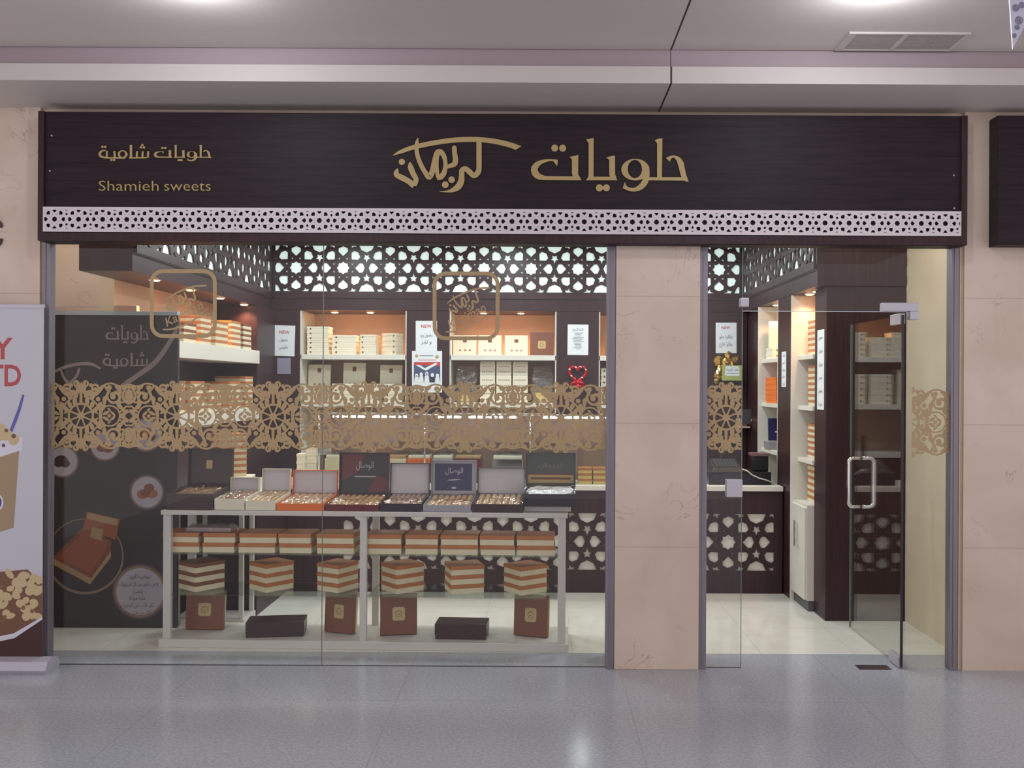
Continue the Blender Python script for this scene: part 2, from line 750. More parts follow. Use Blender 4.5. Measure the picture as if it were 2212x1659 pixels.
SPOTLENS = mat('spot_lens', (255, 220, 170), 0.3, emit=(255, 190, 120), es=14.0)
HALLLENS = mat('hall_lens', (255, 255, 255), 0.3, emit=(225, 235, 255), es=8.0)
PAPER = mat('white_paper', (232, 236, 240), 0.7)
INK = mat('black_ink', (52, 50, 56), 0.7)
REDINK = mat('red_ink', (196, 60, 62), 0.7)
CREAM = mat('cream_card', (226, 212, 178), 0.5, noise=0.04)
IVORY = mat('ivory_card', (234, 226, 204), 0.45)
ORANGE = mat('orange_card', (186, 114, 64), 0.38, noise=0.1)
BRIGHTORANGE = mat('bright_orange_card', (232, 116, 44), 0.4)
BROWN = mat('brown_card', (128, 78, 56), 0.4, noise=0.08)
DARKBROWN = mat('dark_brown_card', (62, 36, 36), 0.35)
BLACKCARD = mat('black_card', (34, 32, 36), 0.3)
BURG = mat('burgundy_card', (104, 22, 30), 0.3)
NAVY = mat('navy_card', (42, 40, 86), 0.35)
SILVER = mat('silver_card', (168, 164, 172), 0.35, 0.2)
TAN = mat('tan_label', (196, 172, 124), 0.5)
LILAC = mat('pale_lining', (206, 200, 208), 0.5)
PASTRY = mat('baked_pastry', (190, 150, 104), 0.6, noise=0.2, nscale=60)
PASTRYD = mat('dark_pastry', (150, 108, 74), 0.6, noise=0.25, nscale=60)
DOILY = mat('white_doily', (236, 236, 238), 0.6)
BLACKPL = mat('black_plastic', (20, 20, 22), 0.35)
GREYPL = mat('grey_plastic', (92, 92, 96), 0.4)
REDFOIL = mat('red_foil', (200, 22, 40), 0.18, 0.6)
GOLDFOIL = mat('gold_foil', (214, 176, 96), 0.2, 0.9)
GREENCARD = mat('green_card', (172, 182, 104), 0.5)
PEACH = mat('peach_panel', (216, 170, 142), 0.55)

# ------------------------------------------------------------------ the setting: hall
struct(MB().box(-5.2, 5.0, -8.5, 0.30, -0.1, 0.0).build('floor', HALLF), 'grey polished granite floor of the mall hall in front of the shop', 'floor')
struct(MB().box(-3.56, 2.70, 0.30, 4.30, -0.1, 0.0).build('shop_floor', SHOPF), 'cream tiled floor inside the sweet shop', 'floor')
YB = -0.535
cb = MB().box(-5.2, 5.0, -8.5, YB, CEIL, CEIL + 0.1)
cb.box(-5.2, 5.0, YB - 0.012, 0.02, 3.352, 3.444)               # lower band and soffit
cb.box(-5.2, 5.0, YB + 0.012, YB + 0.05, 3.444, CEIL + 0.1, 1)      # upper, set-back band in a darker tone
struct(cb.build('ceiling', [CEILP, CEILB]), 'pale plaster hall ceiling stepping down to the shop fronts', 'ceiling')
XL0, XL1 = ax(97, 0, 900), ax(112, 0, 900)
struct(MB().box(-5.2, XL0 - 0.02, -0.03, 0.05, 0, 3.352).build('wall_left', MARBLE), 'pink marble wall left of the shop behind the roll-up banner', 'wall')
XR1 = ax(2064, 0, 1000)
struct(MB().box(XR1 + 0.035, 5.0, -0.03, 0.05, 0, 3.352).build('wall_right', MARBLE), 'pink marble wall right of the shop entrance', 'wall')
struct(MB().box(XL0 - 0.02, XR1 + 0.035, 0.0, 0.14, 2.60, 3.352).build('wall_front', MARBLE), 'marble strip of wall above the shop sign', 'wall')
PX0, PX1 = ax(1329, -0.05, 1000), ax(1511, -0.05, 1000)
struct(MB().box(PX0, PX1, -0.05, 0.30, 0, 2.60).build('wall_center', MARBLE, bevel=0.004), 'pink marble pillar between show window and entrance', 'pillar')
# slim pale trims beside the outer frames
struct(MB().box(XL0 - 0.02, XL0, -0.01, 0.1, 0, 2.6).build('trim_1', CREAMWALL), 'narrow pale strip beside the left window frame', 'trim')
struct(MB().box(XR1, XR1 + 0.035, -0.01, 0.1, 0, 2.6).box(XR1 + 0.012, XR1 + 0.02, -0.02, -0.01, 0, 2.6).build('trim_2', CREAMWALL), 'narrow pale strip beside the right entrance frame', 'trim')


def mullion(n, x0, x1, lab):
    b = MB().box(x0, x1, -0.035, 0.035, 0, 2.60)
    b.box(x0 + (x1 - x0) * 0.35, x0 + (x1 - x0) * 0.5, -0.04, -0.035, 0.02, 2.60)
    struct(b.build('trim_%d' % n, ALU, bevel=0.002), lab, 'frame')


mullion(3, XL0, XL1, 'grey aluminium frame at the left end of the show window')
mullion(4, ax(1309, 0, 1000), PX0 - 0.001, 'grey aluminium frame along the left side of the marble pillar')
mullion(5, PX1 + 0.001, ax(1525, 0, 1000), 'grey aluminium frame along the right side of the marble pillar')
mullion(6, ax(2048, 0, 1000), XR1, 'grey aluminium frame at the right end of the entrance')

# ------------------------------------------------------------------ arabesque band printed on the glass
K = DIST / FOC            # metres per photograph pixel in the plane of the glass
orn = Art()
q_ = Art()
q_.disc(0, 0, 8)
for k in range(8):
    a = PI * k / 4 + PI / 8
    q_.stroke([(6 * math.cos(a), 6 * math.sin(a), 4), (25 * math.cos(a), 25 * math.sin(a), 3.5)], sm=False)
q_.ring(0, 0, 26, 5)
h_ = Art()   # one quarter, mirrored both ways
h_.ring(0, 0, 42, 4, a0=0.15, a1=1.42, n=14)
for r_, a_, l_, w_ in ((34, 0.40, 20, 8), (34, 1.17, 20, 8), (34, 0.78, 16, 8), (50, 0.35, 18, 8), (50, 1.05, 20, 9), (50, 1.38, 16, 8)):
    h_.leaf(r_ * math.cos(a_), r_ * math.sin(a_), l_, w_, a_ + 0.5)
h_.stroke([(0, 26, 7), (0, 45, 6), (0, 62, 8), (0, 72, 3)])
h_.spiral(9, 70, 8, 2.5, 1.0, -2.6, 4, 5, dot=4)
h_.leaf(5, 56, 18, 8, 0.9)
h_.spiral(29, 60, 11, 3, 1.2, -2.2, 5, 5, dot=4.2)
h_.leaf(17, 50, 20, 9, 0.4)
h_.stroke([(10, 46, 6), (28, 44, 6), (40, 52, 5), (50, 66, 4), (66, 70, 4), (84, 64, 4), (103.5, 68, 4)])
h_.stroke([(50, 66, 4), (58, 54, 4), (66, 62, 4)])
h_.leaf(60, 62, 12, 7, 0.4)
h_.leaf(80, 62, 16, 8, -0.5)
h_.leaf(94, 60, 13, 8, 0.5)
h_.leaf(44, 60, 14, 7, 1.2)
h_.spiral(73, 42, 18, 4, 1.15, 2.4, 4.5, 8, dot=6)
h_.stroke([(52, 26, 4), (54, 40, 6), (62, 54, 5)])
h_.disc(103.5, 44, 9, ry=14)
h_.stroke([(95, 56, 5), (90, 46, 5), (93, 34, 6), (103.5, 26, 5)])
h_.disc(103.5, 62, 4)
h_.ring(62, 0, 22, 3.5, a0=0, a1=PI, n=16)
h_.leaf(54, 6, 17, 6, 0.5)
h_.leaf(69, 5, 15, 5, 2.4)
h_.disc(61, 0, 4)
h_.stroke([(42, 0, 6), (46, 14, 5), (50, 24, 7)])
h_.leaf(40, 22, 18, 9, 1.0)
h_.leaf(84, 20, 18, 8, -0.7)
h_.leaf(82, 27, 15, 7, 0.9)
h_.stroke([(82, 8, 3), (90, 12, 5), (97, 20, 4), (103.5, 20, 4)])
h_.leaf(96, 8, 17, 8, 0.75)
h_.ring(103.5, 0, 9, 3.5, a0=PI / 2, a1=PI, n=8)
h_.leaf(88, 2, 12, 6, 0.1)
h_.disc(37, 36, 5)
h_.disc(84, 52, 5)
h_.disc(21, 66, 4)
rv = random.Random(11)
for k in range(15):     # small filling leaves between the scrolls
    x_, y_ = rv.uniform(6, 100), rv.uniform(3, 60)
    if math.hypot(x_, y_) > 29:
        h_.leaf(x_, y_, rv.uniform(7, 11), rv.uniform(3, 4.5), rv.uniform(0, PI))
for my in (1, -1):
    for mx_ in (1, -1):
        q_.put(h_, lambda p: (p[0] * mx_, p[1] * my))


def band(win, x0, x1, first, n, name='vinyl_band', cyc=899.0):
    """the gold band on one pane between photograph columns x0 and x1; medallions every 207 px"""
    a = Art()
    for k in range(n):
        a.put(q_, lambda p: (first + 207.3 * k + p[0], p[1]))
    out = Art()
    for pts, m in a.items:      # trim at the pane's edges
        xs = [p[0] for p in pts]
        if min(xs) >= x1 or max(xs) <= x0:
            continue
        out.poly([(min(max(p[0], x0), x1), p[1]) for p in pts], m)
    xc, zc = ax(0, 0, cyc), az(cyc, 0, (x0 + x1) / 2)
    mb = MB()
    out.mesh(mb, lambda p: (xc + p[0] * K, -0.0062, zc + p[1] * K), (0, -0.0006, 0), flat=True)
    o = mb.build(name, VINYL, win)
    o['label'] = 'gold arabesque vinyl band'
    return o


def logo_art(cx, cy):
    """rounded-square shop emblem: frame, Arabic signature and Latin script below it (photograph pixels, y down)"""
    a = Art()
    w, h, r = 68, 70, 24
    pts = []
    for qx, qy, a0 in ((w - r, h - r, 0), (-w + r, h - r, PI / 2), (-w + r, -h + r, PI), (w - r, -h + r, 1.5 * PI)):
        for k in range(7):
            t = a0 + PI / 2 * k / 6
            pts.append((cx + qx + r * math.cos(t), cy + qy + r * math.sin(t), 8.5))
    pts.append(pts[0])
    a.stroke(pts, sm=False)
    s = 0.60 * 0.093
    t = math.radians(-17)
    ct, st = math.cos(t), math.sin(t)
    a.put(SIGNATURE, lambda p: (cx + 8 + ((p[0] - 1090) * ct * s - (p[1] - 560) * st * s), cy - 12 + ((p[0] - 1090) * st * s + (p[1] - 560) * ct * s)))
    art_text(a, 'Kariman', cx + 4, cy + 30, 19, bold=0.01, width=88, ang=math.radians(-27), shear=0.25)
    a.stroke([(cx - 44, cy + 56, 3), (cx - 20, cy + 54, 4), (cx + 18, cy + 38, 4), (cx + 54, cy + 10, 1)])
    return a


# lettering traced stroke by stroke (zoomed photograph pixels, y down)
SIGNATURE = Art()
S_ = SIGNATURE
S_.stroke([(185, 435, 2), (300, 380, 50), (500, 312, 64), (800, 250, 68), (1100, 213, 70), (1400, 210, 70), (1650, 240, 72), (1850, 290, 75), (1925, 318, 74)])
S_.poly([(1900, 272), (1995, 300), (1910, 355), (1895, 350)])
S_.stroke([(1398, 230, 74), (1398, 420, 74), (1397, 620, 74), (1375, 680, 76), (1325, 715, 72), (1270, 668, 75), (1210, 620, 72), (1160, 645, 75), (1155, 710, 76), (1148, 790, 86), (1108, 868, 92), (1030, 918, 60), (940, 938, 25), (840, 938, 3)])
S_.disc(1398, 240, 36)
S_.stroke([(1052, 325, 64), (1056, 400, 68), (1068, 500, 76), (1048, 556, 74), (985, 580, 55), (925, 600, 50)])
S_.disc(1052, 325, 32)
S_.stroke([(540, 185, 10), (527, 260, 54), (522, 340, 58), (537, 440, 60), (582, 560, 64), (640, 665, 66), (700, 735, 78), (745, 650, 76), (775, 520, 76), (815, 400, 84), (862, 385, 76), (905, 440, 66), (925, 520, 58), (925, 600, 60), (905, 680, 72), (860, 735, 74), (808, 750, 50)])
S_.stroke([(815, 400, 60), (800, 560, 60), (820, 740, 50)])
S_.disc(925, 843, 47)
S_.disc(1014, 773, 46)
S_.disc(315, 523, 44)
S_.stroke([(430, 525, 14), (436, 590, 76), (475, 690, 76), (515, 770, 70), (488, 855, 66)])
S_.stroke([(488, 862, 80), (410, 795, 78), (310, 742, 78), (240, 702, 72), (243, 655, 60), (258, 615, 12)])
HALAWIYAT = Art()
H_ = HALAWIYAT
H_.poly([(1845, 430), (1890, 405), (1945, 397), (2000, 410), (2040, 440), (2070, 490), (2085, 560), (2100, 640), (2135, 735), (2100, 735), (2050, 700), (2030, 640), (2005, 540), (1985, 470), (1950, 425), (1920, 430), (1900, 450), (1895, 482)])
H_.poly([(1600, 678), (2070, 678), (2120, 722), (1600, 718)])
H_.poly([(1697, 200), (1740, 183), (1797, 176), (1790, 690), (1728, 690), (1728, 240)])
for k in range(36):
    t0, t1 = 2 * PI * k / 36, 2 * PI * (k + 1) / 36
    o_ = lambda t: (1447 + 180 * math.cos(t), 580 + 140 * math.sin(t))
    i_ = lambda t: (1441 + 92 * math.cos(t), 572 + 118 * math.sin(t))
    H_.poly([o_(t0), o_(t1), i_(t1), i_(t0)])
H_.stroke([(1585, 540, 80), (1592, 640, 78), (1575, 730, 80), (1520, 800, 72), (1440, 838, 50), (1360, 830, 42), (1300, 795, 50)])
H_.poly([(1283, 822), (1312, 740), (1335, 800), (1320, 826)])
H_.poly([(805, 718), (845, 672), (1120, 672), (1180, 672), (1218, 718)])
H_.poly([(815, 190), (860, 183), (910, 172), (908, 690), (835, 690), (845, 640), (845, 240)])
H_.poly([(1072, 425), (1120, 410), (1185, 398), (1187, 640), (1215, 718), (1130, 690), (1110, 640), (1110, 450)])
H_.disc(985, 815, 46)
H_.disc(1074, 815, 45)
H_.poly([(600, 415), (650, 405), (712, 390), (710, 640), (755, 718), (650, 690), (630, 630), (630, 450)])
H_.poly([(240, 665), (650, 668), (740, 718), (300, 714), (190, 700)])
H_.stroke([(300, 692, 46), (190, 662, 80), (145, 590, 86), (170, 525, 74), (240, 480, 48), (340, 458, 26), (440, 462, 20)])
H_.poly([(370, 452), (450, 455), (440, 535), (405, 490)])
H_.disc(408, 302, 45)
H_.disc(510, 303, 45)
SHAMIYA = Art()
M_ = SHAMIYA
M_.stroke([(305, 272, 16), (240, 280, 26), (203, 325, 38), (222, 370, 34), (300, 390, 26)])
M_.stroke([(322, 280, 26), (318, 395, 30)], sm=False)
M_.stroke([(290, 393, 22), (620, 397, 22)], sm=False)
M_.stroke([(445, 282, 30), (450, 395, 34)], sm=False)
for k in range(28):
    t0, t1 = 2 * PI * k / 28, 2 * PI * (k + 1) / 28
    o_ = lambda t: (580 + 80 * math.cos(t), 335 + 66 * math.sin(t))
    i_ = lambda t: (578 + 46 * math.cos(t), 332 + 48 * math.sin(t))
    M_.poly([o_(t0), o_(t1), i_(t1), i_(t0)])
M_.stroke([(716, 182, 36), (718, 395, 38)], sm=False)
M_.stroke([(685, 395, 20), (975, 390, 22)], sm=False)
for x_ in (812, 905, 995):
    M_.stroke([(x_ + 6, 285, 30), (x_, 392, 30)], sm=False)
for x_, y_ in ((248, 212), (292, 214), (395, 428), (440, 428), (905, 182), (880, 222), (932, 222)):
    M_.disc(x_, y_, 20, n=12)

# ------------------------------------------------------------------ glazing
ZT = 2.585


def pane(n, x0, x1, z0, z1, lab):
    b = MB().box(x0, x1, -0.005, 0.005, z0, z1)
    o = b.build('window_%d' % n, [GLASS, EDGEGLASS])
    return struct(o, lab, 'window')


xw = [XL1, ax(697, 0, 1000), ax(1309, 0, 1000)]
w1 = pane(1, xw[0], xw[1] - 0.0015, 0.0, ZT, 'left pane of the show window with a gold emblem and vinyl band')
w2 = pane(2, xw[1] + 0.0015, xw[2], 0.0, ZT, 'right pane of the show window, ending at the marble pillar')
xs0, xs1 = ax(1525, 0, 1000), ax(1602, 0, 1000)
w3 = pane(3, xs0, xs1, 0.0, ZT, 'narrow glass panel between pillar and doorway')
zt = az(672, 0, 1750)
xd = ax(1957, 0, 1000)
w4 = pane(4, xs1 + 0.002, xd, zt, ZT, 'glass transom above the open door')
w5 = pane(5, xd + 0.004, ax(2048, 0, 1000), 0.0, ZT, 'narrow glass panel right of the door with a piece of gold vinyl band')
t_ = MB().box(xs1 + 0.002, xd, -0.006, 0.006, zt - 0.004, zt)  # thin strip whose pale colour stands for the edge highlight
struct(t_.build('trim_7', mat('painted_edge_highlight', (220, 226, 232), 0.15)), 'lower edge of the glass transom with its highlight painted in', 'trim')
t_ = MB().box(xw[1] - 0.0015, xw[1] + 0.0015, -0.006, 0.006, 0, ZT)
struct(t_.build('trim_8', mat('silicone_joint', (128, 126, 122), 0.5)), 'thin joint between the two show window panes', 'trim')
t_ = MB().box(xs1 - 0.001, xs1 + 0.002, -0.006, 0.006, 0, ZT)
struct(t_.build('trim_9', EDGEGLASS), 'greenish glass edge at the left of the doorway', 'trim')

t_ = MB().box(XL1, PX0 - 0.03, -0.006, 0.006, 0.0005, 0.003).box(PX1 + 0.03, xs1, -0.006, 0.006, 0.0005, 0.003)
struct(t_.build('trim_10', mat('dark_silicone', (84, 78, 80), 0.6)), 'thin dark sealant line along the foot of the glass', 'trim')

band(w1, 110, 696, 176, 4, cyc=899)
band(w2, 698, 1309, 797, 4, cyc=901)
band(w3, 1525, 1601, 1568, 1, cyc=902)
band(w5, 1969, 2048, 1958, 1, cyc=912)
for win, cx, cy in ((w1, 397, 656), (w2, 1007, 661)):
    mb = MB()
    logo_art(cx, cy).mesh(mb, lambda p: (at(p[0], p[1], 0)[0], -0.0062, at(p[0], p[1], 0)[1]), (0, -0.0006, 0), flat=True)
    o = mb.build('emblem', VINYL, win)
    o['label'] = 'gold rounded-square emblem decal'

# steel fittings of the doorway
def fitting(x0, x1, z0, z1, lab, extra=None):
    b = MB().box(x0, x1, -0.028, 0.028, z0, z1)
    if extra:
        b.box(*extra)
    tag(b.build('glass_clamp', STEEL, bevel=0.003), lab, 'clamp')


def zz(py, px=1800):
    return az(py, 0, px)


fitting(ax(1903, 0), ax(1980, 0), zz(672), zz(654), 'L-shaped satin steel patch above the open door hinge',
        (ax(1962, 0), ax(1981, 0), -0.028, 0.028, zz(690), zz(672)))
fitting(ax(1597, 0), ax(1615, 0), zz(664), zz(645), 'small square steel clamp at the left end of the transom')
fitting(ax(1569, 0), ax(1603, 0), zz(1074), zz(1037), 'square steel lock plate on the glass panel left of the doorway')

# the open glass door, swung into the shop
XD = ax(1948, 0, 1000) 
DL = 0.93
dz = zt - 0.02
door = MB().box(XD - 0.006, XD + 0.006, 0.0, DL, 0.012, dz).build('door_1', GLASS)
struct(door, 'clear glass door standing open into the shop', 'door')
e = MB().box(XD - 0.007, XD + 0.007, -0.012, -0.001, 0.012, dz).build('door_edge', mat('dark_glass_edge', (36, 30, 40), 0.25), door)
e = MB().box(XD - 0.007, XD + 0.007, DL, DL + 0.004, 0.012, dz).build('door_edge', EDGEGLASS, door)
p_ = MB().box(XD - 0.016, XD + 0.016, 0.0, 0.16, 0.006, 0.07).build('bottom_hinge_patch', STEEL, door, bevel=0.002)
p_ = MB().box(XD - 0.016, XD + 0.016, 0.0, 0.16, dz - 0.055, dz + 0.01).build('top_hinge_patch', STEEL, door, bevel=0.002)
for s_ in (-1, 1):
    z0, z1, yh = 0.885, 1.215, 0.72
    r_ = 0.03
    x_in, x_out = XD + s_ * 0.008, XD + s_ * 0.085
    pts = [(x_in, yh, z1)]
    for k in range(6):
        t = PI / 2 * k / 5
        pts.append((x_out - s_ * r_ + s_ * r_ * math.sin(t), yh, z1 - r_ + r_ * math.cos(t)))
    for k in range(6):
        t = PI / 2 * k / 5
        pts.append((x_out - s_ * r_ + s_ * r_ * math.cos(t), yh, z0 + r_ - r_ * math.sin(t)))
    pts.append((x_in, yh, z0))
    MB().tube(pts, 0.0125, n=12).build('handle', CHROME, door, smooth=True)['label'] = 'chrome D-shaped pull handle'
g = MB().box(ax(1856, -0.02, 1440), ax(1925, -0.02, 1440), -0.03, 0.06, 0.0, 0.004)
tag(g.build('floor_spring_cover', mat('brown_steel_plate', (112, 98, 100), 0.3, 0.7)), 'flat metal cover plate set in the floor by the door', 'cover plate')

# ------------------------------------------------------------------ the big sign
FY = -0.14
fx0, fx1 = ax(84, FY, 400), ax(2088, FY, 400)
fz0, fz1 = az(526, FY), az(246, FY)
sign = thing('shop_sign', ((fx0 + fx1) / 2, 0, fz0), 'long dark wooden shop sign with gold Arabic lettering over the shop front', 'sign')
MB().box(fx0, fx1, FY, 0.0, fz0, fz1).build('board', SIGNWOOD, sign, bevel=0.004)
b = MB()
bw = 0.035
b.box(fx0, fx0 + bw, FY - 0.014, FY, fz0, fz1)
b.box(fx1 - bw, fx1, FY - 0.014, FY, fz0, fz1)
b.box(fx0 + bw, fx1 - bw, FY - 0.014, FY, fz0, fz0 + 0.05)
b.build('frame', DARK, sign, bevel=0.003)


def sign_map(ox, oy, s):
    return lambda p: ((lambda q: (q[0], FY - 0.002, q[1]))(at(ox + p[0] / s, oy + p[1] / s, FY)))


def sign_part(name, art, fn, lab, th=0.006):
    mb = MB()
    art.mesh(mb, fn, (0, -th, 0))
    o = mb.build(name, GOLD, sign)
    o['label'] = lab
    return o


sign_part('lettering', SIGNATURE, sign_map(820, 270, 6.506), 'gold handwritten Arabic name')
sign_part('lettering', HALAWIYAT, sign_map(1130, 270, 5.978), 'large gold Arabic word')
a = Art()
a.put(HALAWIYAT, lambda p: (190 + (1090 + (p[0] - 95) * 950 / 2040) / 7.628, 290 + (180 + (p[1] - 172) * 270 / 693) / 7.628))
sign_part('lettering', a, sign_map(0, 0, 1), 'first word of the small gold Arabic line')
a = Art()
a.put(SHAMIYA, lambda p: (190 + p[0] / 7.628, 290 + p[1] / 7.628))
sign_part('lettering', a, sign_map(0, 0, 1), 'second word of the small gold Arabic line')
a = Art()
art_text(a, 'Shamieh', 279, 412.5, 22.5, bold=-0.012, width=129)
sign_part('lettering', a, sign_map(0, 0, 1), 'first word of the small gold Latin line')
a = Art()
art_text(a, 'sweets', 406, 412.5, 22.5, bold=-0.012, width=100)
sign_part('lettering', a, sign_map(0, 0, 1), 'second word of the small gold Latin line')
# screws
for px, py in ((112, 293), (108, 369), (2060, 379), (2061, 450)):
    X, Z = at(px, py, FY)
    MB().tube([(X, FY, Z), (X, FY - 0.003, Z)], 0.005, n=8).build('screw', STEEL, sign)


# ---- star lattice: cut-out shapes of one tile of side 1, tile centre = centre of the eight-pointed star
def star(cx, cy, r0, r1, n, a0=0.0):
    return [(cx + (r0 if k % 2 == 0 else r1) * math.cos(a0 + PI * k / n), cy + (r0 if k % 2 == 0 else r1) * math.sin(a0 + PI * k / n)) for k in range(2 * n)]


TILE_IN, TILE_EDGE = [], []
TILE_IN.append(star(0, 0, 0.130, 0.104, 8))
kite = [(0.258, 0), (0.350, 0.097), (0.415, 0.092), (0.455, 0.0), (0.415, -0.092), (0.350, -0.097)]
for k in range(8):
    a = PI * k / 4
    TILE_IN.append([(u * math.cos(a) - v * math.sin(a), u * math.sin(a) + v * math.cos(a)) for u, v in kite])
    a2 = a + PI / 8
    TILE_IN.append([(0.212 * math.cos(a2) + 0.026 * math.cos(a2 + t), 0.212 * math.sin(a2) + 0.026 * math.sin(a2 + t)) for t in (0, 2.09, 4.19)])
OCT = [(0.162 * math.cos(PI * k / 4), 0.162 * math.sin(PI * k / 4)) for k in range(8)]
OCT = [(x * (0.96 if abs(abs(x) - abs(y)) < 0.01 else 1), y * (0.96 if abs(abs(x) - abs(y)) < 0.01 else 1)) for x, y in OCT]


def tipped(cx, cy, a0):
    P = star(cx, cy, 0.080, 0.042, 5, a0)
    P[0] = (cx + 0.104 * math.cos(a0), cy + 0.104 * math.sin(a0))
    return P


def clip(poly, x0, x1, y0, y1):
    def cut(P, inside, inter):
        out = []
        for i in range(len(P)):
            a, b = P[i - 1], P[i]
            if inside(b):
                if not inside(a):
                    out.append(inter(a, b))
                out.append(b)
            elif inside(a):
                out.append(inter(a, b))
        return out

    def ix(c):
        return lambda a, b: (c, a[1] + (b[1] - a[1]) * (c - a[0]) / (b[0] - a[0]))

    def iy(c):
        return lambda a, b: (a[0] + (b[0] - a[0]) * (c - a[1]) / (b[1] - a[1]), c)
    P = list(poly)
    for ins, it in ((lambda p: p[0] >= x0, ix(x0)), (lambda p: p[0] <= x1, ix(x1)), (lambda p: p[1] >= y0, iy(y0)), (lambda p: p[1] <= y1, iy(y1))):
        if len(P) < 3:
            return []
        P = cut(P, ins, it)
    return P


def area(P):
    return abs(sum(P[i - 1][0] * P[i][1] - P[i][0] * P[i - 1][1] for i in range(len(P)))) / 2


def lattice_holes(u0, u1, v0, v1, per, us, vs0, shrink=1.0):
    """all holes within the window, star centres at us + k*per horizontally and vs0 vertically (one row)"""
    H = []
    k0 = int(math.floor((u0 - us) / per)) - 1
    k1 = int(math.ceil((u1 - us) / per)) + 1

    def put(P, cx, cy):
        mx = sum(p[0] for p in P) / len(P)
        my = sum(p[1] for p in P) / len(P)
        Q = [(cx + (mx + (p[0] - mx) * shrink) * per, cy + (my + (p[1] - my) * shrink) * per) for p in P]
        Q = clip(Q, u0, u1, v0, v1)
        if len(Q) >= 3 and area(Q) > 2e-5 * per * per / 0.2:
            H.append(Q)
    for k in range(k0, k1 + 1):
        cx = us + k * per
        for P in TILE_IN:
            put(P, cx, vs0)
        for j in (-1, 1):
            put([(x + 0.5, y + 0.5 * j) for x, y in OCT], cx, vs0)
            put(tipped(0.5, 0.218 * j, -PI / 2 * j), cx, vs0)
            put(tipped(0.212, 0.5 * j, PI), cx, vs0)
            put(tipped(-0.212, 0.5 * j, 0), cx, vs0)
    return H


def lattice(u0, u1, v0, v1, holes, thick):
    """a board with holes, in a local frame u, v, thickness toward -w; returns vertices and faces"""
    cu = bpy.data.curves.new('temporary_lattice', 'CURVE')
    cu.dimensions = '2D'
    cu.fill_mode = 'BOTH'
    cu.extrude = thick / 2
    e_ = 0.0006
    for P in [[(u0, v0), (u1, v0), (u1, v1), (u0, v1)]] + holes:
        sp = cu.splines.new('POLY')
        sp.points.add(len(P) - 1)
        for i, p in enumerate(P):
            sp.points[i].co = (p[0], p[1], 0, 1)
        sp.use_cyclic_u = True
    return curve_mesh(cu)


def inset(u0, u1, v0, v1, m):
    return u0 + m, u1 - m, v0 + m, v1 - m


# white cut strip on the sign
SY = FY - 0.017
sx0, sx1 = ax(93, SY, 480), ax(2076, SY, 480)
sz0, sz1 = az(505.5, SY), az(452, SY)
per = 52.0 * (DIST + SY) / FOC
zc = (sz0 + sz1) / 2
hol = lattice_holes(sx0 + 0.006, sx1 - 0.006, zc - 0.055, zc + 0.055, per, ax(118, SY, 480), zc, 0.92)
v_, f_ = lattice(sx0, sx1, sz0, sz1, hol, 0.006)
mb = MB()
mb.add([(p[0], SY - p[2], p[1]) for p in v_], f_)
o = mb.build('lattice_strip', LATTICEWHITE, sign)
o['label'] = 'white strip cut with a star pattern'

# neighbour's sign at the right edge
nx0 = ax(2155, FY, 400)
nb = thing('neighbour_sign', (nx0 + 0.5, 0, az(529, FY, 2155)), 'dark brown sign of the next shop at the right edge', 'sign')
MB().box(nx0, 4.6, FY, -0.031, az(529, FY, 2155), az(249, FY, 2155)).build('board', SIGNWOOD, nb, bevel=0.004)
nb['label'] = 'blank dark brown sign of the neighbouring shop beyond the marble strip'

# dark letters on the marble at the left edge
for pts, lab in (([(-22, 470, 8), (-6, 478, 9), (2, 486, 8), (4, 492, 3)], 'upper cut-off dark letter stroke on the marble wall above the banner'),
                 ([(-26, 512, 8), (-10, 530, 9), (0, 524, 9), (5, 516, 4)], 'lower cut-off dark letter stroke on the marble wall above the banner')):
    a = Art()
    a.stroke(pts)
    mb = MB()
    a.mesh(mb, lambda p: (at(p[0], p[1], -0.03)[0], -0.031, at(p[0], p[1], -0.03)[1]), (0, -0.01, 0))
    tag(mb.build('wall_letter', mat('dark_plum_letters', (62, 40, 56), 0.4)), lab, 'lettering', 'wall letters')

# ------------------------------------------------------------------ ceiling fittings
vt = thing('ceiling_vent', (1.93, -0.68, CEIL - 0.012), 'pale two-panel air vent in the hall ceiling', 'vent')
vx0, vx1, vy0, vy1 = 1.60, 2.23, -0.81, -0.56
fr = MB()
for x0, x1, y0, y1 in ((vx0, vx0 + 0.04, vy0, vy1), (vx1 - 0.02, vx1, vy0, vy1), (vx0 + 0.29, vx0 + 0.315, vy0 + 0.015, vy1 - 0.015), (vx0 + 0.04, vx1 - 0.02, vy0, vy0 + 0.015), (vx0 + 0.04, vx1 - 0.02, vy1 - 0.015, vy1)):
    fr.box(x0, x1, y0, y1, CEIL - 0.010, CEIL + 0.001)
fr.build('frame', mat('vent_frame', (196, 190, 184), 0.5), vt)
MB().box(vx0 + 0.02, vx1 - 0.02, vy0 + 0.01, vy1 - 0.01, CEIL - 0.002, CEIL + 0.001).build('backing', mat('vent_backing', (150, 144, 142), 0.7), vt)
gm = MB()
for k in range(14):
    y = vy0 + 0.02 + k * 0.0155
    gm.box(vx0 + 0.04, vx1 - 0.02, y, y + 0.011, CEIL - 0.007, CEIL - 0.0055)
gm.build('grille', mat('vent_grille', (168, 162, 158), 0.5), vt)
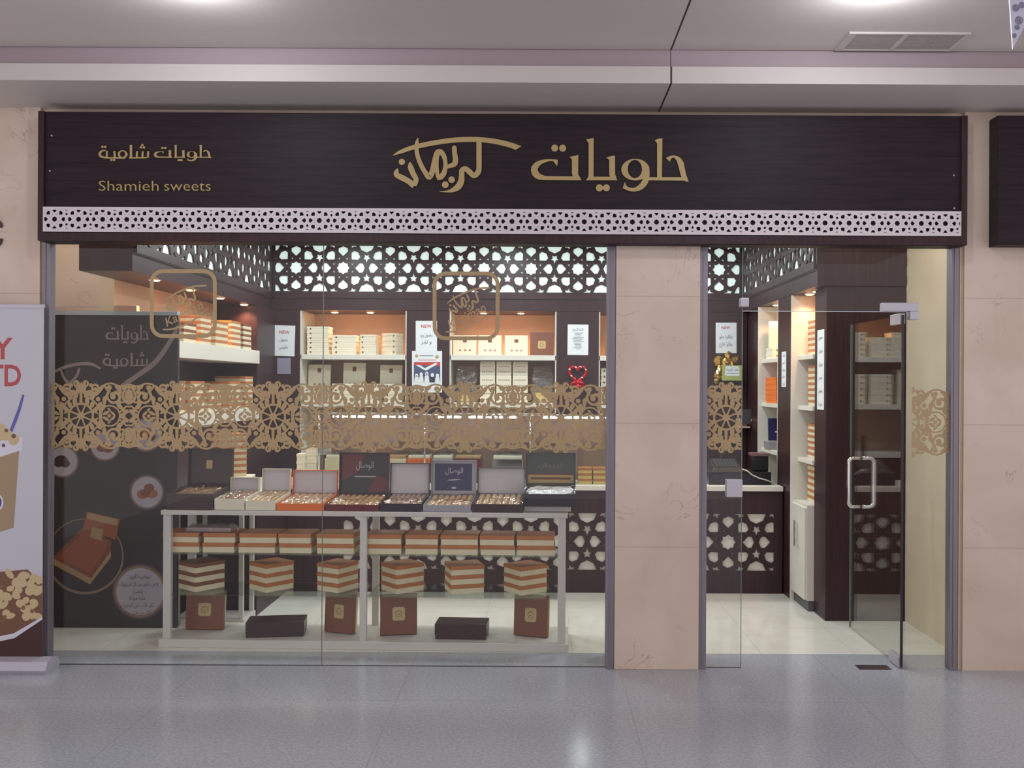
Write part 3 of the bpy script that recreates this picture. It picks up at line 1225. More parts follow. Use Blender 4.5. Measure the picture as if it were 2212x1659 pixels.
for i, (hx, hy) in enumerate(HALL_LAMPS):
    t = thing('ceiling_downlight_or_fill', (hx, hy, CEIL), 'round hall downlight or added fill lamp in the ceiling', 'lamp', 'hall downlights')
    r = MB().tube([(hx, hy, CEIL), (hx, hy, CEIL - 0.012)], [0.13, 0.12], n=28)
    r.build('trim_ring', STEEL, t)
    MB().tube([(hx, hy, CEIL - 0.012), (hx, hy, CEIL - 0.02)], [0.105, 0.09], n=28).build('lens', HALLLENS, t)
# hanging banner, only its lower corner in view
HBY = -1.55
hb = thing('hanging_banner', (*((at(2300, 40, HBY)[0]), HBY), at(2300, 40, HBY)[1]), 'white printed banner hanging from the ceiling at the upper right corner', 'banner')
pts = [(2176, -60), (2187, 106), (2215, 52), (2420, -20), (2420, -60)]
MB().prism([at(p[0], p[1], HBY) for p in pts], lambda p: (p[0], HBY - 0.004, p[1]), lambda p: (p[0], HBY + 0.004, p[1])).build('cloth', mat('white_banner_cloth', (206, 206, 224), 0.6), hb)
a = Art()
for px, py, r in ((2193, 18, 7), (2200, 45, 8), (2190, 78, 4), (2206, 12, 6), (2196, 60, 5)):
    a.leaf(px, py, r * 2.2, r, 1.1)
    a.ring(px, py, r, 2, n=10)
mb = MB()
a.mesh(mb, lambda p: (at(p[0], p[1], HBY)[0], HBY - 0.005, at(p[0], p[1], HBY)[1]), (0, -0.0004, 0), flat=True)
mb.build('printed_pattern', mat('grey_print', (132, 132, 150), 0.6), hb)

# ------------------------------------------------------------------ roll-up banner at the left edge
RY = -0.125
rb = thing('rollup_banner', (ax(-40, RY), RY, 0), 'white roll-up banner with red letters standing at the left end of the shop front', 'banner')
rx1 = ax(93, RY, 1000)
rz0, rz1 = 0.085, az(664, RY, 50)
MB().box(rx1 - 0.85, rx1, RY - 0.002, RY + 0.002, rz0, rz1).build('sheet', mat('banner_sheet', (204, 202, 210), 0.45), rb)
MB().box(rx1 - 0.85, rx1 + 0.004, RY - 0.008, RY + 0.008, rz1 - 0.004, rz1 + 0.018).build('top_rail', STEEL, rb, bevel=0.002)
cas = MB()
prof = [(-0.075, 0.008), (-0.085, 0.03), (-0.06, 0.075), (0.0, 0.092), (0.06, 0.075), (0.085, 0.03), (0.075, 0.008)]
xa, xb = rx1 - 0.87, ax(114, RY, 1430)
cas.add([(xa, RY + p[0], p[1] - 0.008) for p in prof] + [(xb, RY + p[0], p[1] - 0.008) for p in prof],
        [tuple(range(7)), tuple(range(13, 6, -1))] + [(i, i + 7, (i + 1) % 7 + 7, (i + 1) % 7) for i in range(7)])
cas.build('base_cassette', mat('banner_cassette', (190, 186, 196), 0.35, 0.2), rb)
a = Art()   # print: 0 red, 1 blue, 2 cup cream, 3 cream nuts, 4 brown, 5 white, 6 purple
art_text(a, 'Y', 6, 775, 46, 0, bold=0.03, width=44)
art_text(a, 'D', 28, 833, 46, 0, bold=0.03, width=36)
art_text(a, 'T', -9, 833, 46, 0, bold=0.03, width=34)
a.stroke([(51, 853, 5), (40, 890, 7), (24, 932, 7)], mi=1)
a.poly([(-40, 980), (42, 968), (30, 1140), (-40, 1160)], 2)
a.poly([(-40, 958), (50, 945), (48, 972), (-40, 1000)], 5)
for px, py, r in ((-12, 945, 16), (12, 938, 14), (30, 950, 12), (2, 925, 10)):
    a.disc(px, py, r, 3)
for px, py, r in ((8, 962, 4), (30, 942, 5), (14, 930, 4)):
    a.disc(px, py, r, 4)
a.disc(-14, 1085, 22, 5, n=28)
a.disc(-14, 1085, 18, 6, n=28)
rr = random.Random(4)
a.poly([(-220, 1262), (-60, 1240), (60, 1230), (92, 1262), (92, 1345), (60, 1360), (-60, 1392), (-220, 1400)], 4)
for k in range(120):
    px, py = rr.uniform(-205, 86), rr.uniform(1232, 1340)
    if py < 1235 + abs(px - 40) * 0.2:
        continue
    a.disc(px, py, rr.uniform(7, 14), 3, n=9, ry=rr.uniform(6, 11), ang=rr.uniform(0, 3))
for k in range(40):
    a.disc(rr.uniform(-200, 84), rr.uniform(1265, 1345), rr.uniform(2, 5), 7, n=7)
a.poly([(-220, 1400), (-60, 1386), (30, 1368), (92, 1332), (92, 1338), (32, 1378), (-60, 1398), (-220, 1410)], 5)
a.poly([(-220, 1410), (-60, 1398), (32, 1378), (92, 1338), (92, 1422), (-220, 1428)], 8)
pm = [mat('banner_red', (186, 82, 84), 0.5), mat('banner_blue', (98, 98, 170), 0.5), mat('banner_tan', (168, 142, 112), 0.5), mat('banner_cream', (206, 184, 140), 0.5),
      mat('banner_brown', (122, 84, 64), 0.5), mat('banner_white', (222, 220, 232), 0.5), mat('banner_purple', (78, 62, 120), 0.5), mat('banner_dark', (140, 104, 66), 0.5), mat('banner_maroon', (72, 40, 38), 0.5)]
mb = MB()
for i, (pts, m) in enumerate(a.items):     # later shapes lie a hair in front of earlier ones
    P = clip([(p[0], p[1]) for p in pts], -205, 92, 600, 1424)
    if len(P) >= 3:
        aa = Art()
        aa.poly(P, m)
        aa.mesh(mb, lambda p: (at(p[0], p[1], RY)[0], RY - 0.002, at(p[0], p[1], RY)[1]), (0, -0.0002 - 0.00001 * i, 0), flat=True)
mb.build('printed_picture', pm, rb)

# ------------------------------------------------------------------ the shop shell
XWL, XWR, YBK = -3.0, 2.66, 4.20
XAL = -3.50
struct(MB().box(XWL - 0.1, XWL, 0.96, YBK + 0.1, 0, 3.2).build('wall_left_shop', CREAMWALL), 'cream left wall inside the shop', 'wall')
struct(MB().box(XAL, XWL - 0.1, 0.96, 1.06, 0, 3.2).box(XAL - 0.06, XAL, 0.05, 1.06, 0, 3.2).build('wall_left_alcove', MARBLE), 'marble alcove wall behind the black poster board', 'wall')
struct(MB().box(XWR, XWR + 0.06, 0.05, YBK + 0.1, 0, 3.2).build('wall_right_shop', CREAMWALL), 'cream right wall inside the shop, beside the door', 'wall')
struct(MB().box(XWL, XWR, YBK, YBK + 0.1, 0, 3.2).build('wall_back', NICHEWALL), 'beige back wall behind the display niches', 'wall')
struct(MB().box(XAL - 0.1, XWR + 0.1, 0.15, YBK + 0.1, 3.2, 3.3).build('shop_ceiling', mat('shop_ceiling_white', (226, 226, 224), 0.6)), 'white ceiling of the shop', 'ceiling')

# ------------------------------------------------------------------ bulkheads with backlit star lattice
ZS, ZTOP = 2.43, 3.195
YB2 = 3.63
XLB, XRB = -2.65, 2.01
YLF, YRF = 0.44, 1.14
PER = 0.4626
LZ0, LZ1 = 2.613, 3.076
ZST = 2.845


def bulkhead(lab, box, to3d, u0, u1, ustar, loc, front=None):
    t = thing('bulkhead', loc, lab, 'bulkhead')
    MB().box(*box).build('body', DARK, t, bevel=0.003)
    H = lattice_holes(u0 + 0.02, u1 - 0.02, LZ0, LZ1, PER, ustar, ZST, 1.06)
    v_, f_ = lattice(u0, u1, LZ0 - 0.06, LZ1 + 0.06, H, 0.016)
    mb = MB()
    mb.add([to3d(p[0], p[1], 0.014 - p[2]) for p in v_], f_)
    mb.build('lattice', DARK, t)['label'] = 'dark star lattice'
    mb = MB()
    a, b_ = u0 + 0.012, u1 - 0.012
    mb.add([to3d(u, z, w) for u in (a, b_) for z in (LZ0 - 0.02, LZ1 + 0.02) for w in (0.001, 0.004)],
           [(0, 1, 3, 2), (4, 6, 7, 5), (0, 4, 5, 1), (2, 3, 7, 6), (0, 2, 6, 4), (1, 5, 7, 3)])
    mb.build('lit_panel', LIGHTBOX, t)['label'] = 'white panel glowing through the lattice'
    mb = MB()
    mb.add([to3d(u, z, w) for u in (u0, u1) for z in (2.548, 2.556) for w in (0.0, 0.012)],
           [(0, 1, 3, 2), (4, 6, 7, 5), (0, 4, 5, 1), (2, 3, 7, 6), (0, 2, 6, 4), (1, 5, 7, 3)])
    mb.build('trim_line', mat('grey_trim', (118, 110, 116), 0.3), t)
    return t


bulkhead('dark bulkhead with glowing star lattice along the back of the shop', (XLB + 0.002, XRB - 0.002, YB2, YBK - 0.002, ZS, ZTOP),
         lambda u, z, w: (u, YB2 - w, z), XLB + 0.025, XRB - 0.025, -2.40, (-0.3, 3.9, ZS))
bulkhead('dark bulkhead with star lattice along the left wall above the black poster board', (XWL + 0.002, XLB, YLF, YBK - 0.002, ZS, ZTOP),
         lambda u, z, w: (XLB + w, u, z), YLF + 0.02, YB2 - 0.025, YLF + 0.285, (-2.83, 2.0, ZS))
bulkhead('dark bulkhead with star lattice along the right wall above the entrance shelves', (XRB, XWR - 0.002, YRF, YBK - 0.002, ZS, ZTOP),
         lambda u, z, w: (XRB - w, u, z), YRF + 0.02, YB2 - 0.025, YRF + 0.285, (2.33, 2.4, ZS))

# recessed warm spotlights
SPOT0 = thing('spotlight', (0, 0, 0), '', 'lamp', 'warm recessed spotlights')
MB().tube([(0, 0, 0), (0, 0, -0.006)], [0.045, 0.043], n=24).build('trim_ring', STEEL, SPOT0, local=True)
MB().tube([(0, 0, -0.006), (0, 0, -0.012)], [0.033, 0.028], n=20).build('lens', SPOTLENS, SPOT0, local=True)
KIDS[SPOT0.name] = [o for o in bpy.data.objects if o.parent == SPOT0]
ORD = ['first', 'second', 'third', 'fourth', 'fifth', 'sixth', 'seventh', 'eighth', 'ninth', 'tenth']


def spot(first, x, y, lab, e=10):
    o = SPOT0 if first else dup(SPOT0, (x, y, ZS), (0, 0, 0), lab)
    o.location = (x, y, ZS)
    o['label'] = lab
    lamp('spotlight_light', 'SPOT', (x, y, ZS - 0.02), e, WARM, 0.03, angle=2.3)


for i, y in enumerate((0.95, 1.64, 2.32, 2.97)):
    spot(i == 0, -2.71, y, 'warm recessed spotlight in the left soffit, %s from the window' % ORD[i], 18)
for i, (x, w_) in enumerate(((-2.07, 'box-filled niche'), (-1.71, 'box-filled niche'), (-0.57, 'middle niche'), (-0.19, 'middle niche'), (0.95, 'niche half hidden by the pillar'), (1.30, 'niche half hidden by the pillar'))):
    spot(False, x, 3.86, 'warm recessed spotlight over the %s, %s one' % (w_, ('left', 'right')[i % 2]), 17)
for i, y in enumerate((1.52, 1.72, 2.45, 2.75)):
    spot(False, 2.12, y, 'warm recessed spotlight over the entrance shelves, %s from the door' % ORD[i], 10)

# ------------------------------------------------------------------ back wall: pilasters and niches
PIL = [(-2.65, -2.365, 'dark wooden pilaster in the back left corner carrying a NEW notice'),
       (-1.31, -0.89, 'dark wooden pilaster between the first two niches carrying a notice and a photo poster'),
       (0.169, 0.584, 'dark wooden pilaster carrying a price list and a red heart ornament'),
       (1.64, 2.05, 'dark wooden pilaster seen right of the marble pillar, with a notice and gold foil ornament')]
for x0, x1, lab in PIL:
    tag(MB().box(x0, x1, YB2, YBK - 0.002, 0, ZS - 0.002).build('pilaster', DARK, bevel=0.003), lab, 'pilaster')
NIC = [(-2.365, -1.31, 'lit wall niche with two white shelves of cream boxes, nearest the left corner'),
       (-0.89, 0.169, 'lit wall niche with white upright boxes and one brown box on top shelf'),
       (0.584, 1.64, 'lit wall niche mostly hidden behind the marble pillar')]
SH1, SH2, SH3 = 1.994, 1.525, 1.05
for x0, x1, lab in NIC:
    x0 += 0.002
    x1 -= 0.002
    t = thing('display_niche', ((x0 + x1) / 2, 3.9, 0), lab, 'shelving', 'back wall niches')
    for z in (SH1, SH2, SH3):
        MB().box(x0, x1, YB2 + 0.01, YBK - 0.004, z - 0.05, z).build('shelf', WHITE, t, bevel=0.003)
    MB().box(x0, x0 + 0.012, YB2 + 0.01, YBK - 0.004, 0.0, ZS - 0.004).build('side_panel', WHITE, t)
    MB().box(x1 - 0.012, x1, YB2 + 0.01, YBK - 0.004, 0.0, ZS - 0.004).build('side_panel', WHITE, t)
    MB().box(x0 + 0.012, x1 - 0.012, YB2 + 0.02, YBK - 0.004, 0.0, SH3 - 0.06).build('base_panel', DARK, t)

# ------------------------------------------------------------------ boxes of sweets
PROTO = {}


def sweet_box(kind, w, d, h, loc, rz, label, group, rx=0.0):
    """a card box: tray, overlapping lid, printed label; copied from the first of its kind and size"""
    key = (kind, round(w, 3), round(d, 3), round(h, 3))
    loc = (loc[0], loc[1], loc[2] + 0.0006)   # boxes rest with a hair of air
    if key in PROTO:
        return dup(PROTO[key], loc, (rx, 0, rz), label, group)
    tray, lid, mark = {'striped': (CREAM, ORANGE, None), 'cream': (IVORY, IVORY, TAN), 'plain': (IVORY, IVORY, None), 'orange': (BRIGHTORANGE, BRIGHTORANGE, None),
                       'darkstripe': (CREAM, BROWN, None), 'brown': (CREAM, BROWN, TAN), 'black': (DARKBROWN, DARKBROWN, None), 'yellow': (mat('yellow_card', (224, 194, 112), 0.45), ORANGE, None),
                       'white': (IVORY, IVORY, BROWN), 'silver': (SILVER, SILVER, None), 'navy': (SILVER, NAVY, PAPER)}[kind]
    t = thing('sweet_box', loc, label, 'box', group, rz)
    t.rotation_euler = (rx, 0, rz)
    hl = h * 0.42 if kind not in ('brown', 'black') else h * 0.75
    MB().box(-w / 2 + 0.003, w / 2 - 0.003, -d / 2 + 0.003, d / 2 - 0.003, 0, h - 0.004).build('tray', tray, t, bevel=0.0015, local=True)
    MB().box(-w / 2, w / 2, -d / 2, d / 2, h - hl, h).build('lid', lid, t, bevel=0.002, local=True)
    if mark is not None and kind in ('cream', 'white'):
        b = MB().box(-w * 0.36, -w * 0.29, -d / 2 - 0.0012, -d / 2, h * 0.35, h * 0.7)
        b.build('printed_mark', mat('brown_print', (112, 84, 68), 0.6), t, local=True)
    KIDS[t.name] = [o for o in bpy.data.objects if o.parent == t]
    PROTO[key] = t
    return t


LEV = {2: ['lower', 'upper'], 3: ['bottom', 'middle', 'top'], 4: ['bottom', 'second', 'third', 'top'], 5: ['bottom', 'second', 'middle', 'fourth', 'top'],
       6: ['bottom', 'second', 'third', 'fourth', 'fifth', 'top'], 1: ['only'], 7: ['bottom', 'second', 'third', 'fourth', 'fifth', 'sixth', 'top']}


def stack(kind, n, w, d, h, x, y, z, rz, what, group, jit=0.0):
    for i in range(n):
        j = random.uniform(-jit, jit)
        sweet_box(kind, w, d, h - 0.0008, (x + j, y, z + i * h), rz + random.uniform(-jit, jit) * 6, '%s %s' % (LEV[n][i], what), group)


def standing_box(x, y, z, w, h, t_, mats, marks, label, group, rz=0.0, lean=0.0, name='sweet_box'):
    """a flat box stood on its edge, its lid with printed marks facing the window"""
    z += 0.0006
    o = thing(name, (x, y, z), label, 'box', group, rz)
    M = Matrix.Translation((0, t_ / 2, 0)) @ Matrix.Rotation(-lean, 4, 'X') @ Matrix.Translation((0, -t_ / 2, 0))
    lidm, traym = mats
    b = MB().box(-w / 2, w / 2, -t_ / 2, t_ * 0.1, 0, h, M=M)
    b.build('lid', lidm, o, bevel=0.003, local=True)
    b = MB().box(-w / 2 + 0.003, w / 2 - 0.003, t_ * 0.1, t_ / 2, 0.003, h - 0.003, M=M)
    b.build('tray', traym, o, bevel=0.002, local=True)
    if marks:
        a = Art()
        mm = []
        for shp, m in marks:
            if m not in mm:
                mm.append(m)
            for q, _ in shp.items:
                a.items.append((q, mm.index(m)))
        mb = MB()
        a.mesh(mb, lambda p: M @ Vector((p[0] * w, -t_ / 2, p[1] * h)), M.to_3x3() @ Vector((0, -0.0008, 0)), flat=True)
        mb.build('printed_label', mm, o, local=True)
    return o


def square_label(r=0.13, y=0.5, x=0.0):
    a = Art()
    pts = []
    k = 0.35 * r
    for qx, qy, a0 in ((r - k, r - k, 0), (-r + k, r - k, PI / 2), (-r + k, -r + k, PI), (r - k, -r + k, 1.5 * PI)):
        for j in range(4):
            t = a0 + PI / 2 * j / 3
            pts.append((x + qx + k * math.cos(t), y + qy + k * math.sin(t)))
    return a.poly(pts)


def emblem_in_label(r=0.05, y=0.5):
    a = Art()
    a.ring(0, y, r, 0.012, n=14)
    a.stroke([(-r * 0.8, y + r * 0.5, 0.012), (0, y + r, 0.014), (r * 0.9, y + r * 0.6, 0.008)])
    a.stroke([(-r * 0.5, y - r * 0.3, 0.012), (0, y - r * 0.1, 0.012), (r * 0.5, y + r * 0.2, 0.01)])
    return a


def flowers():
    a = Art()
    for x in (-0.2, 0.02, 0.22):
        for k in range(4):
            t = PI / 2 * k + 0.6
            a.leaf(x + 0.035 * math.cos(t), 0.24 + 0.03 * math.sin(t), 0.06, 0.035, t)
    return a


# --- first niche
NY = 3.82
sN = FOC / (NY + DIST)
G1 = 'cream boxes in the first niche'


def nx(px):
    return ax(px, NY)


stack('cream', 6, 0.215, 0.20, 0.0465, nx(691), NY, SH1, 0, 'cream box of the tall stack in the first niche', G1, 0.002)
stack('cream', 4, 0.245, 0.20, 0.049, nx(745), NY + 0.03, SH1, 0.05, 'cream box of the second stack on the first niche top shelf', G1, 0.003)
stack('cream', 4, 0.165, 0.18, 0.050, nx(800), NY + 0.0, SH1, -0.12, 'cream box of the third stack on the first niche top shelf', G1, 0.003)
stack('cream', 4, 0.15, 0.15, 0.054, nx(849), NY - 0.03, SH1, 0.85, 'cream box of the turned stack at the first niche end', G1, 0.002)
for px, lab in ((687, 'beside the niche side'), (763, 'in the centre'), (843, 'at the pilaster end')):
    stack('cream', 2, 0.225, 0.12, 0.05, nx(px), NY + 0.075, SH2, 0, 'cream box lying under the upright box %s, first niche lower shelf' % lab, 'boxes under the upright boxes', 0.0)
    standing_box(nx(px), NY + 0.06, SH2 + 0.102, 0.225, 0.265 + (0.02 if px == 763 else 0), 0.05, (IVORY, IVORY),
                 [(square_label(0.085, 0.78), BROWN), (flowers(), mat('pink_print', (178, 112, 104), 0.6))], 'upright cream box with square label, first niche lower shelf, %s' % lab, 'upright boxes in the first niche', lean=0.12)
stack('cream', 4, 0.215, 0.14, 0.045, nx(748), NY - 0.09, SH2, 0, 'small cream box stacked before the central upright box', G1, 0.002)
stack('cream', 4, 0.215, 0.14, 0.045, nx(802), NY - 0.09, SH2, 0.02, 'small cream box stacked between central and end upright boxes', G1, 0.002)
stack('cream', 3, 0.18, 0.14, 0.045, nx(684), NY - 0.09, SH2, 0.0, 'small cream box stacked before the upright box at niche side', G1, 0.002)
stack('cream', 4, 0.18, 0.14, 0.045, nx(856), NY - 0.09, SH2, -0.1, 'small cream box stacked before the upright box at pilaster', G1, 0.002)
# --- second niche
G2 = 'white boxes on the middle niche top shelf'
PINKP = MATS['pink_print']
for px, lab in ((1004, 'first'), (1058, 'second'), (1115, 'third')):
    standing_box(nx(px), NY, SH1, 0.232, 0.20, 0.06, (IVORY, IVORY), [(square_label(0.085, 0.72), BROWN), (flowers(), PINKP)],
                 'upright white box with brown square, %s on the middle niche top shelf' % lab, G2, lean=0.06)
standing_box(nx(1170), NY, SH1, 0.235, 0.235, 0.06, (BROWN, CREAM), [(square_label(0.17, 0.46), TAN), (emblem_in_label(0.08, 0.46), BROWN)],
             'upright brown box with cream label at the end of the middle niche top shelf', G2, lean=0.06)
for i, px in enumerate((1018, 1075, 1133)):
    standing_box(nx(px) - 0.133, NY + 0.05, SH1, 0.014, 0.19, 0.05, (BROWN, CREAM), None, 'narrow box on edge in the gap %s white box in middle niche' % ('before the first', 'before the second', 'before the third')[i], 'narrow boxes in the middle niche')
for r in range(3):
    for c in range(3):
        zc_ = SH2 + 0.001 + r * 0.137
        o = tag(MB().box(nx(1054 + c * 35) - 0.075, nx(1054 + c * 35) + 0.075, NY - 0.08, NY + 0.08, zc_, zc_ + 0.135).build('carton', IVORY, bevel=0.002),
                'cream carton in the %s row, column %d of nine in the middle niche' % (('bottom', 'middle', 'top')[r], c + 1), 'carton', 'nine cartons in the middle niche')
        a = Art()
        for k in range(2):
            for j in range(6):
                a.rect(-0.55 + j * 0.19, 0.18 + 0.42 * k, -0.42 + j * 0.19, 0.26 + 0.42 * k)
        mb = MB()
        a.mesh(mb, lambda p: (o.location.x + p[0] * 0.1, NY - 0.08, zc_ + p[1] * 0.135), (0, -0.0007, 0), flat=True)
        mb.build('printed_mark', mat('grey_brown_print', (170, 150, 128), 0.6), o)
for px, lab in ((1008, 'at the left of the nine cartons'), (1172, 'right of the nine cartons')):
    t = thing('wrapped_pack', (nx(px), NY, SH2 + 0.001), 'cellophane-wrapped pack with yellow base %s' % lab, 'pack', 'wrapped packs in the middle niche')
    b = MB()
    b.add([(nx(px) - 0.10, NY - 0.07, SH2 + 0.001), (nx(px) + 0.10, NY - 0.07, SH2 + 0.001), (nx(px) + 0.10, NY + 0.07, SH2 + 0.001), (nx(px) - 0.10, NY + 0.07, SH2 + 0.001),
           (nx(px) - 0.105, NY - 0.05, SH2 + 0.24), (nx(px) + 0.105, NY - 0.05, SH2 + 0.24), (nx(px) + 0.105, NY + 0.05, SH2 + 0.24), (nx(px) - 0.105, NY + 0.05, SH2 + 0.24),
           (nx(px) - 0.09, NY, SH2 + 0.36), (nx(px) + 0.09, NY, SH2 + 0.36)],
          [(0, 1, 5, 4), (1, 2, 6, 5), (2, 3, 7, 6), (3, 0, 4, 7), (4, 5, 9, 8), (5, 6, 9), (6, 7, 8, 9), (7, 4, 8)])
    b.build('cellophane', FILM, t)
    MB().box(nx(px) - 0.085, nx(px) + 0.085, NY - 0.055, NY + 0.055, SH2 + 0.005, SH2 + 0.10).build('contents', mat('yellow_sweets', (216, 184, 104), 0.5, noise=0.2, nscale=30), t, bevel=0.01)
    MB().box(nx(px) - 0.09, nx(px) + 0.09, NY - 0.02, NY + 0.045, SH2 + 0.10, SH2 + 0.20).build('dark_backing', GREYPL, t, bevel=0.005)
# --- third niche (only its left edge shows)
stack('cream', 5, 0.2, 0.2, 0.05, ax(1330, NY), NY, SH1, 0, 'cream box beside the marble pillar on the third niche top shelf', 'boxes in the third niche', 0.002)
for i, x in enumerate((0.98, 1.24, 1.49)):
    stack('cream', (4, 5, 3)[i], 0.23, 0.2, 0.05, x, NY, SH1, 0, 'cream box of the %s stack on third niche top shelf, behind the pillar' % ORD[i + 1], 'boxes in the third niche', 0.002)
    stack('cream', 5, 0.23, 0.2, 0.06, x, NY, SH2, 0, 'cream box of the %s stack on third niche lower shelf, behind the pillar' % ORD[i + 1], 'boxes in the third niche', 0.002)
stack('cream', 6, 0.2, 0.2, 0.058, ax(1318, NY), NY, SH2, 0, 'cream box beside the marble pillar on the third niche lower shelf', 'boxes in the third niche', 0.002)

# ------------------------------------------------------------------ left wall shelving
LS = thing('wall_shelving', (-2.8, 2.0, 0), 'white-edged wall shelving with striped box stacks along the left wall', 'shelving')
XF = -2.60
MB().box(XWL + 0.002, XF, 0.95, 3.05, 0, 1.375).build('base_cabinet', DARK, LS, bevel=0.003)
for z0, z1 in ((1.375, 1.478), (1.885, 2.005)):
    MB().box(XWL + 0.002, XF + 0.012, 0.95, 3.05, z0, z1).build('shelf', WHITE, LS, bevel=0.004)
MB().box(XWL + 0.002, XWL + 0.012, 0.95, 3.05, 1.478, 1.885).build('back_panel', DARK, LS)
tag(MB().box(XWL + 0.002, XF - 0.01, 3.052, YB2, 0, ZS - 0.002).build('pilaster', DARK, bevel=0.003), 'dark wooden panel at the far end of the left wall shelves', 'pilaster')
G3 = 'striped box stacks on the left wall shelves'
for i, (y, n, h, kind, w) in enumerate(((1.12, 4, 0.048, 'striped', 0.20), (1.42, 3, 0.050, 'darkstripe', 0.26), (1.76, 5, 0.045, 'striped', 0.24), (2.14, 4, 0.052, 'striped', 0.30), (2.50, 5, 0.047, 'striped', 0.26), (2.82, 5, 0.046, 'darkstripe', 0.24))):
    stack(kind, n, 0.26, w, h, -2.76, y, 2.005, 0.0, 'striped box of the %s stack from the window, top left shelf' % ORD[i], G3, 0.002)
for i, (y, n) in enumerate(((1.15, 5), (1.55, 5), (1.95, 4), (2.45, 5), (2.85, 6))):
    stack('striped', n, 0.28, 0.3 if i != 4 else 0.22, 0.048, -2.76, y, 1.478, 0.0, 'striped box of the %s stack from the window, lower left shelf' % ORD[i], G3, 0.002)

# ------------------------------------------------------------------ right wall shelving
RS = thing('entrance_shelving', (2.3, 2.6, 0), 'far bay of white wall shelving holding the bright orange boxes', 'shelving')
RN = thing('entrance_shelving', (2.3, 1.65, 0), 'near bay of white wall shelving with cabinet doors, just behind the pier', 'shelving')
XB = 2.42
MB().box(XB, XB + 0.02, 2.272, 3.0, 0, ZS - 0.003).build('back_panel', WHITE, RS)
MB().box(XB, XB + 0.02, 1.442, 1.858, 0, ZS - 0.003).build('back_panel', WHITE, RN)
MB().box(XRB, XB, 2.98, 3.0, 0, ZS - 0.003).build('side_panel', WHITE, RS)
MB().box(XRB, XB, 2.272, 2.285, 0, ZS - 0.003).build('side_panel', WHITE, RS)
MB().box(XRB, XB, 1.845, 1.858, 0, ZS - 0.003).build('side_panel', WHITE, RN)
for z in (1.945, 1.55, 1.14):
    MB().box(XRB + 0.03, XB, 2.285, 2.98, z - 0.035, z).build('shelf', WHITE, RS, bevel=0.003)
    MB().box(XRB + 0.055, XB, 1.442, 1.845, z - 0.035, z).build('shelf', WHITE, RN, bevel=0.003)
cabn = MB().box(XRB + 0.02, XB, 1.442, 1.845, 0.08, 0.80).build('cabinet', WHITE, RN)
MB().box(XRB + 0.03, XB, 1.442, 1.845, 0.0, 0.08).build('plinth', GREYPL, cabn)
for i, (y0, y1) in enumerate(((1.446, 1.641), (1.645, 1.841))):
    d_ = MB().box(XRB + 0.002, XRB + 0.02, y0, y1, 0.085, 0.78).build('cabinet_door', WHITE, RN, bevel=0.002)
    yh = 1.625 if i == 0 else 1.661
    MB().tube([(XRB - 0.02, yh, 0.46), (XRB - 0.02, yh, 0.66)], 0.006, n=8).box(XRB - 0.02, XRB + 0.003, yh - 0.004, yh + 0.004, 0.48, 0.49).box(XRB - 0.02, XRB + 0.003, yh - 0.004, yh + 0.004, 0.63, 0.64).build('bar_handle', CHROME, d_)
tag(MB().box(XRB, XB, 1.86, 2.27, 0, ZS - 0.003).build('pilaster', DARK, bevel=0.003), 'dark wooden upright between the two entrance shelf bays with a paper strip', 'pilaster')
tag(MB().box(XRB + 0.042, XB, 3.002, YB2 - 0.002, 0, ZS - 0.003).build('pilaster', DARK, bevel=0.003), 'dark wooden upright beyond the orange boxes, in the far right corner', 'pilaster')
tag(MB().box(2.08, XWR - 0.003, YRF + 0.012, 1.438, 0, ZS - 0.003).build('pier', DARK, bevel=0.003), 'broad dark wooden pier standing just inside the open glass door', 'pier')
G4 = 'boxes on the entrance shelves'
standing_box(2.20, 2.84, 1.945 + 0.10, 0.26, 0.24, 0.06, (IVORY, IVORY), [(square_label(0.08, 0.7), BROWN)], 'upright cream box with brown square on the far entrance shelf top', G4, rz=-0.1)
stack('cream', 2, 0.26, 0.24, 0.05, 2.20, 2.82, 1.945, 0, 'cream box lying below the upright one on the far entrance shelf', G4, 0.002)
stack('orange', 5, 0.27, 0.26, 0.046, 2.20, 2.76, 1.55, 0.12, 'bright orange box in the stack on the far entrance shelf', 'bright orange boxes', 0.002)
standing_box(2.20, 2.80, 1.14 + 0.07, 0.28, 0.20, 0.05, (NAVY, SILVER), [(Art().rect(-0.3, 0.35, 0.3, 0.42).rect(-0.2, 0.5, 0.25, 0.56), LILAC)], 'upright navy box with pale script below the orange boxes', G4, lean=0.1)
stack('silver', 2, 0.22, 0.2, 0.034, 2.14, 2.75, 1.14, 0, 'silver box lying before the navy box on the lowest far shelf', G4, 0.002)
for z, n, nm in ((1.945, 6, 'top'), (1.55, 7, 'middle'), (1.14, 6, 'low')):
    stack('striped', n, 0.2, 0.22, 0.045, 2.22, 1.66, z, 0, 'striped box of the stack half behind the pier, %s shelf' % nm, G4, 0.002)
stack('striped', 6, 0.2, 0.22, 0.05, 2.22, 1.66, 0.80, 0, 'striped box of the stack half behind the pier, cabinet top', G4, 0.002)

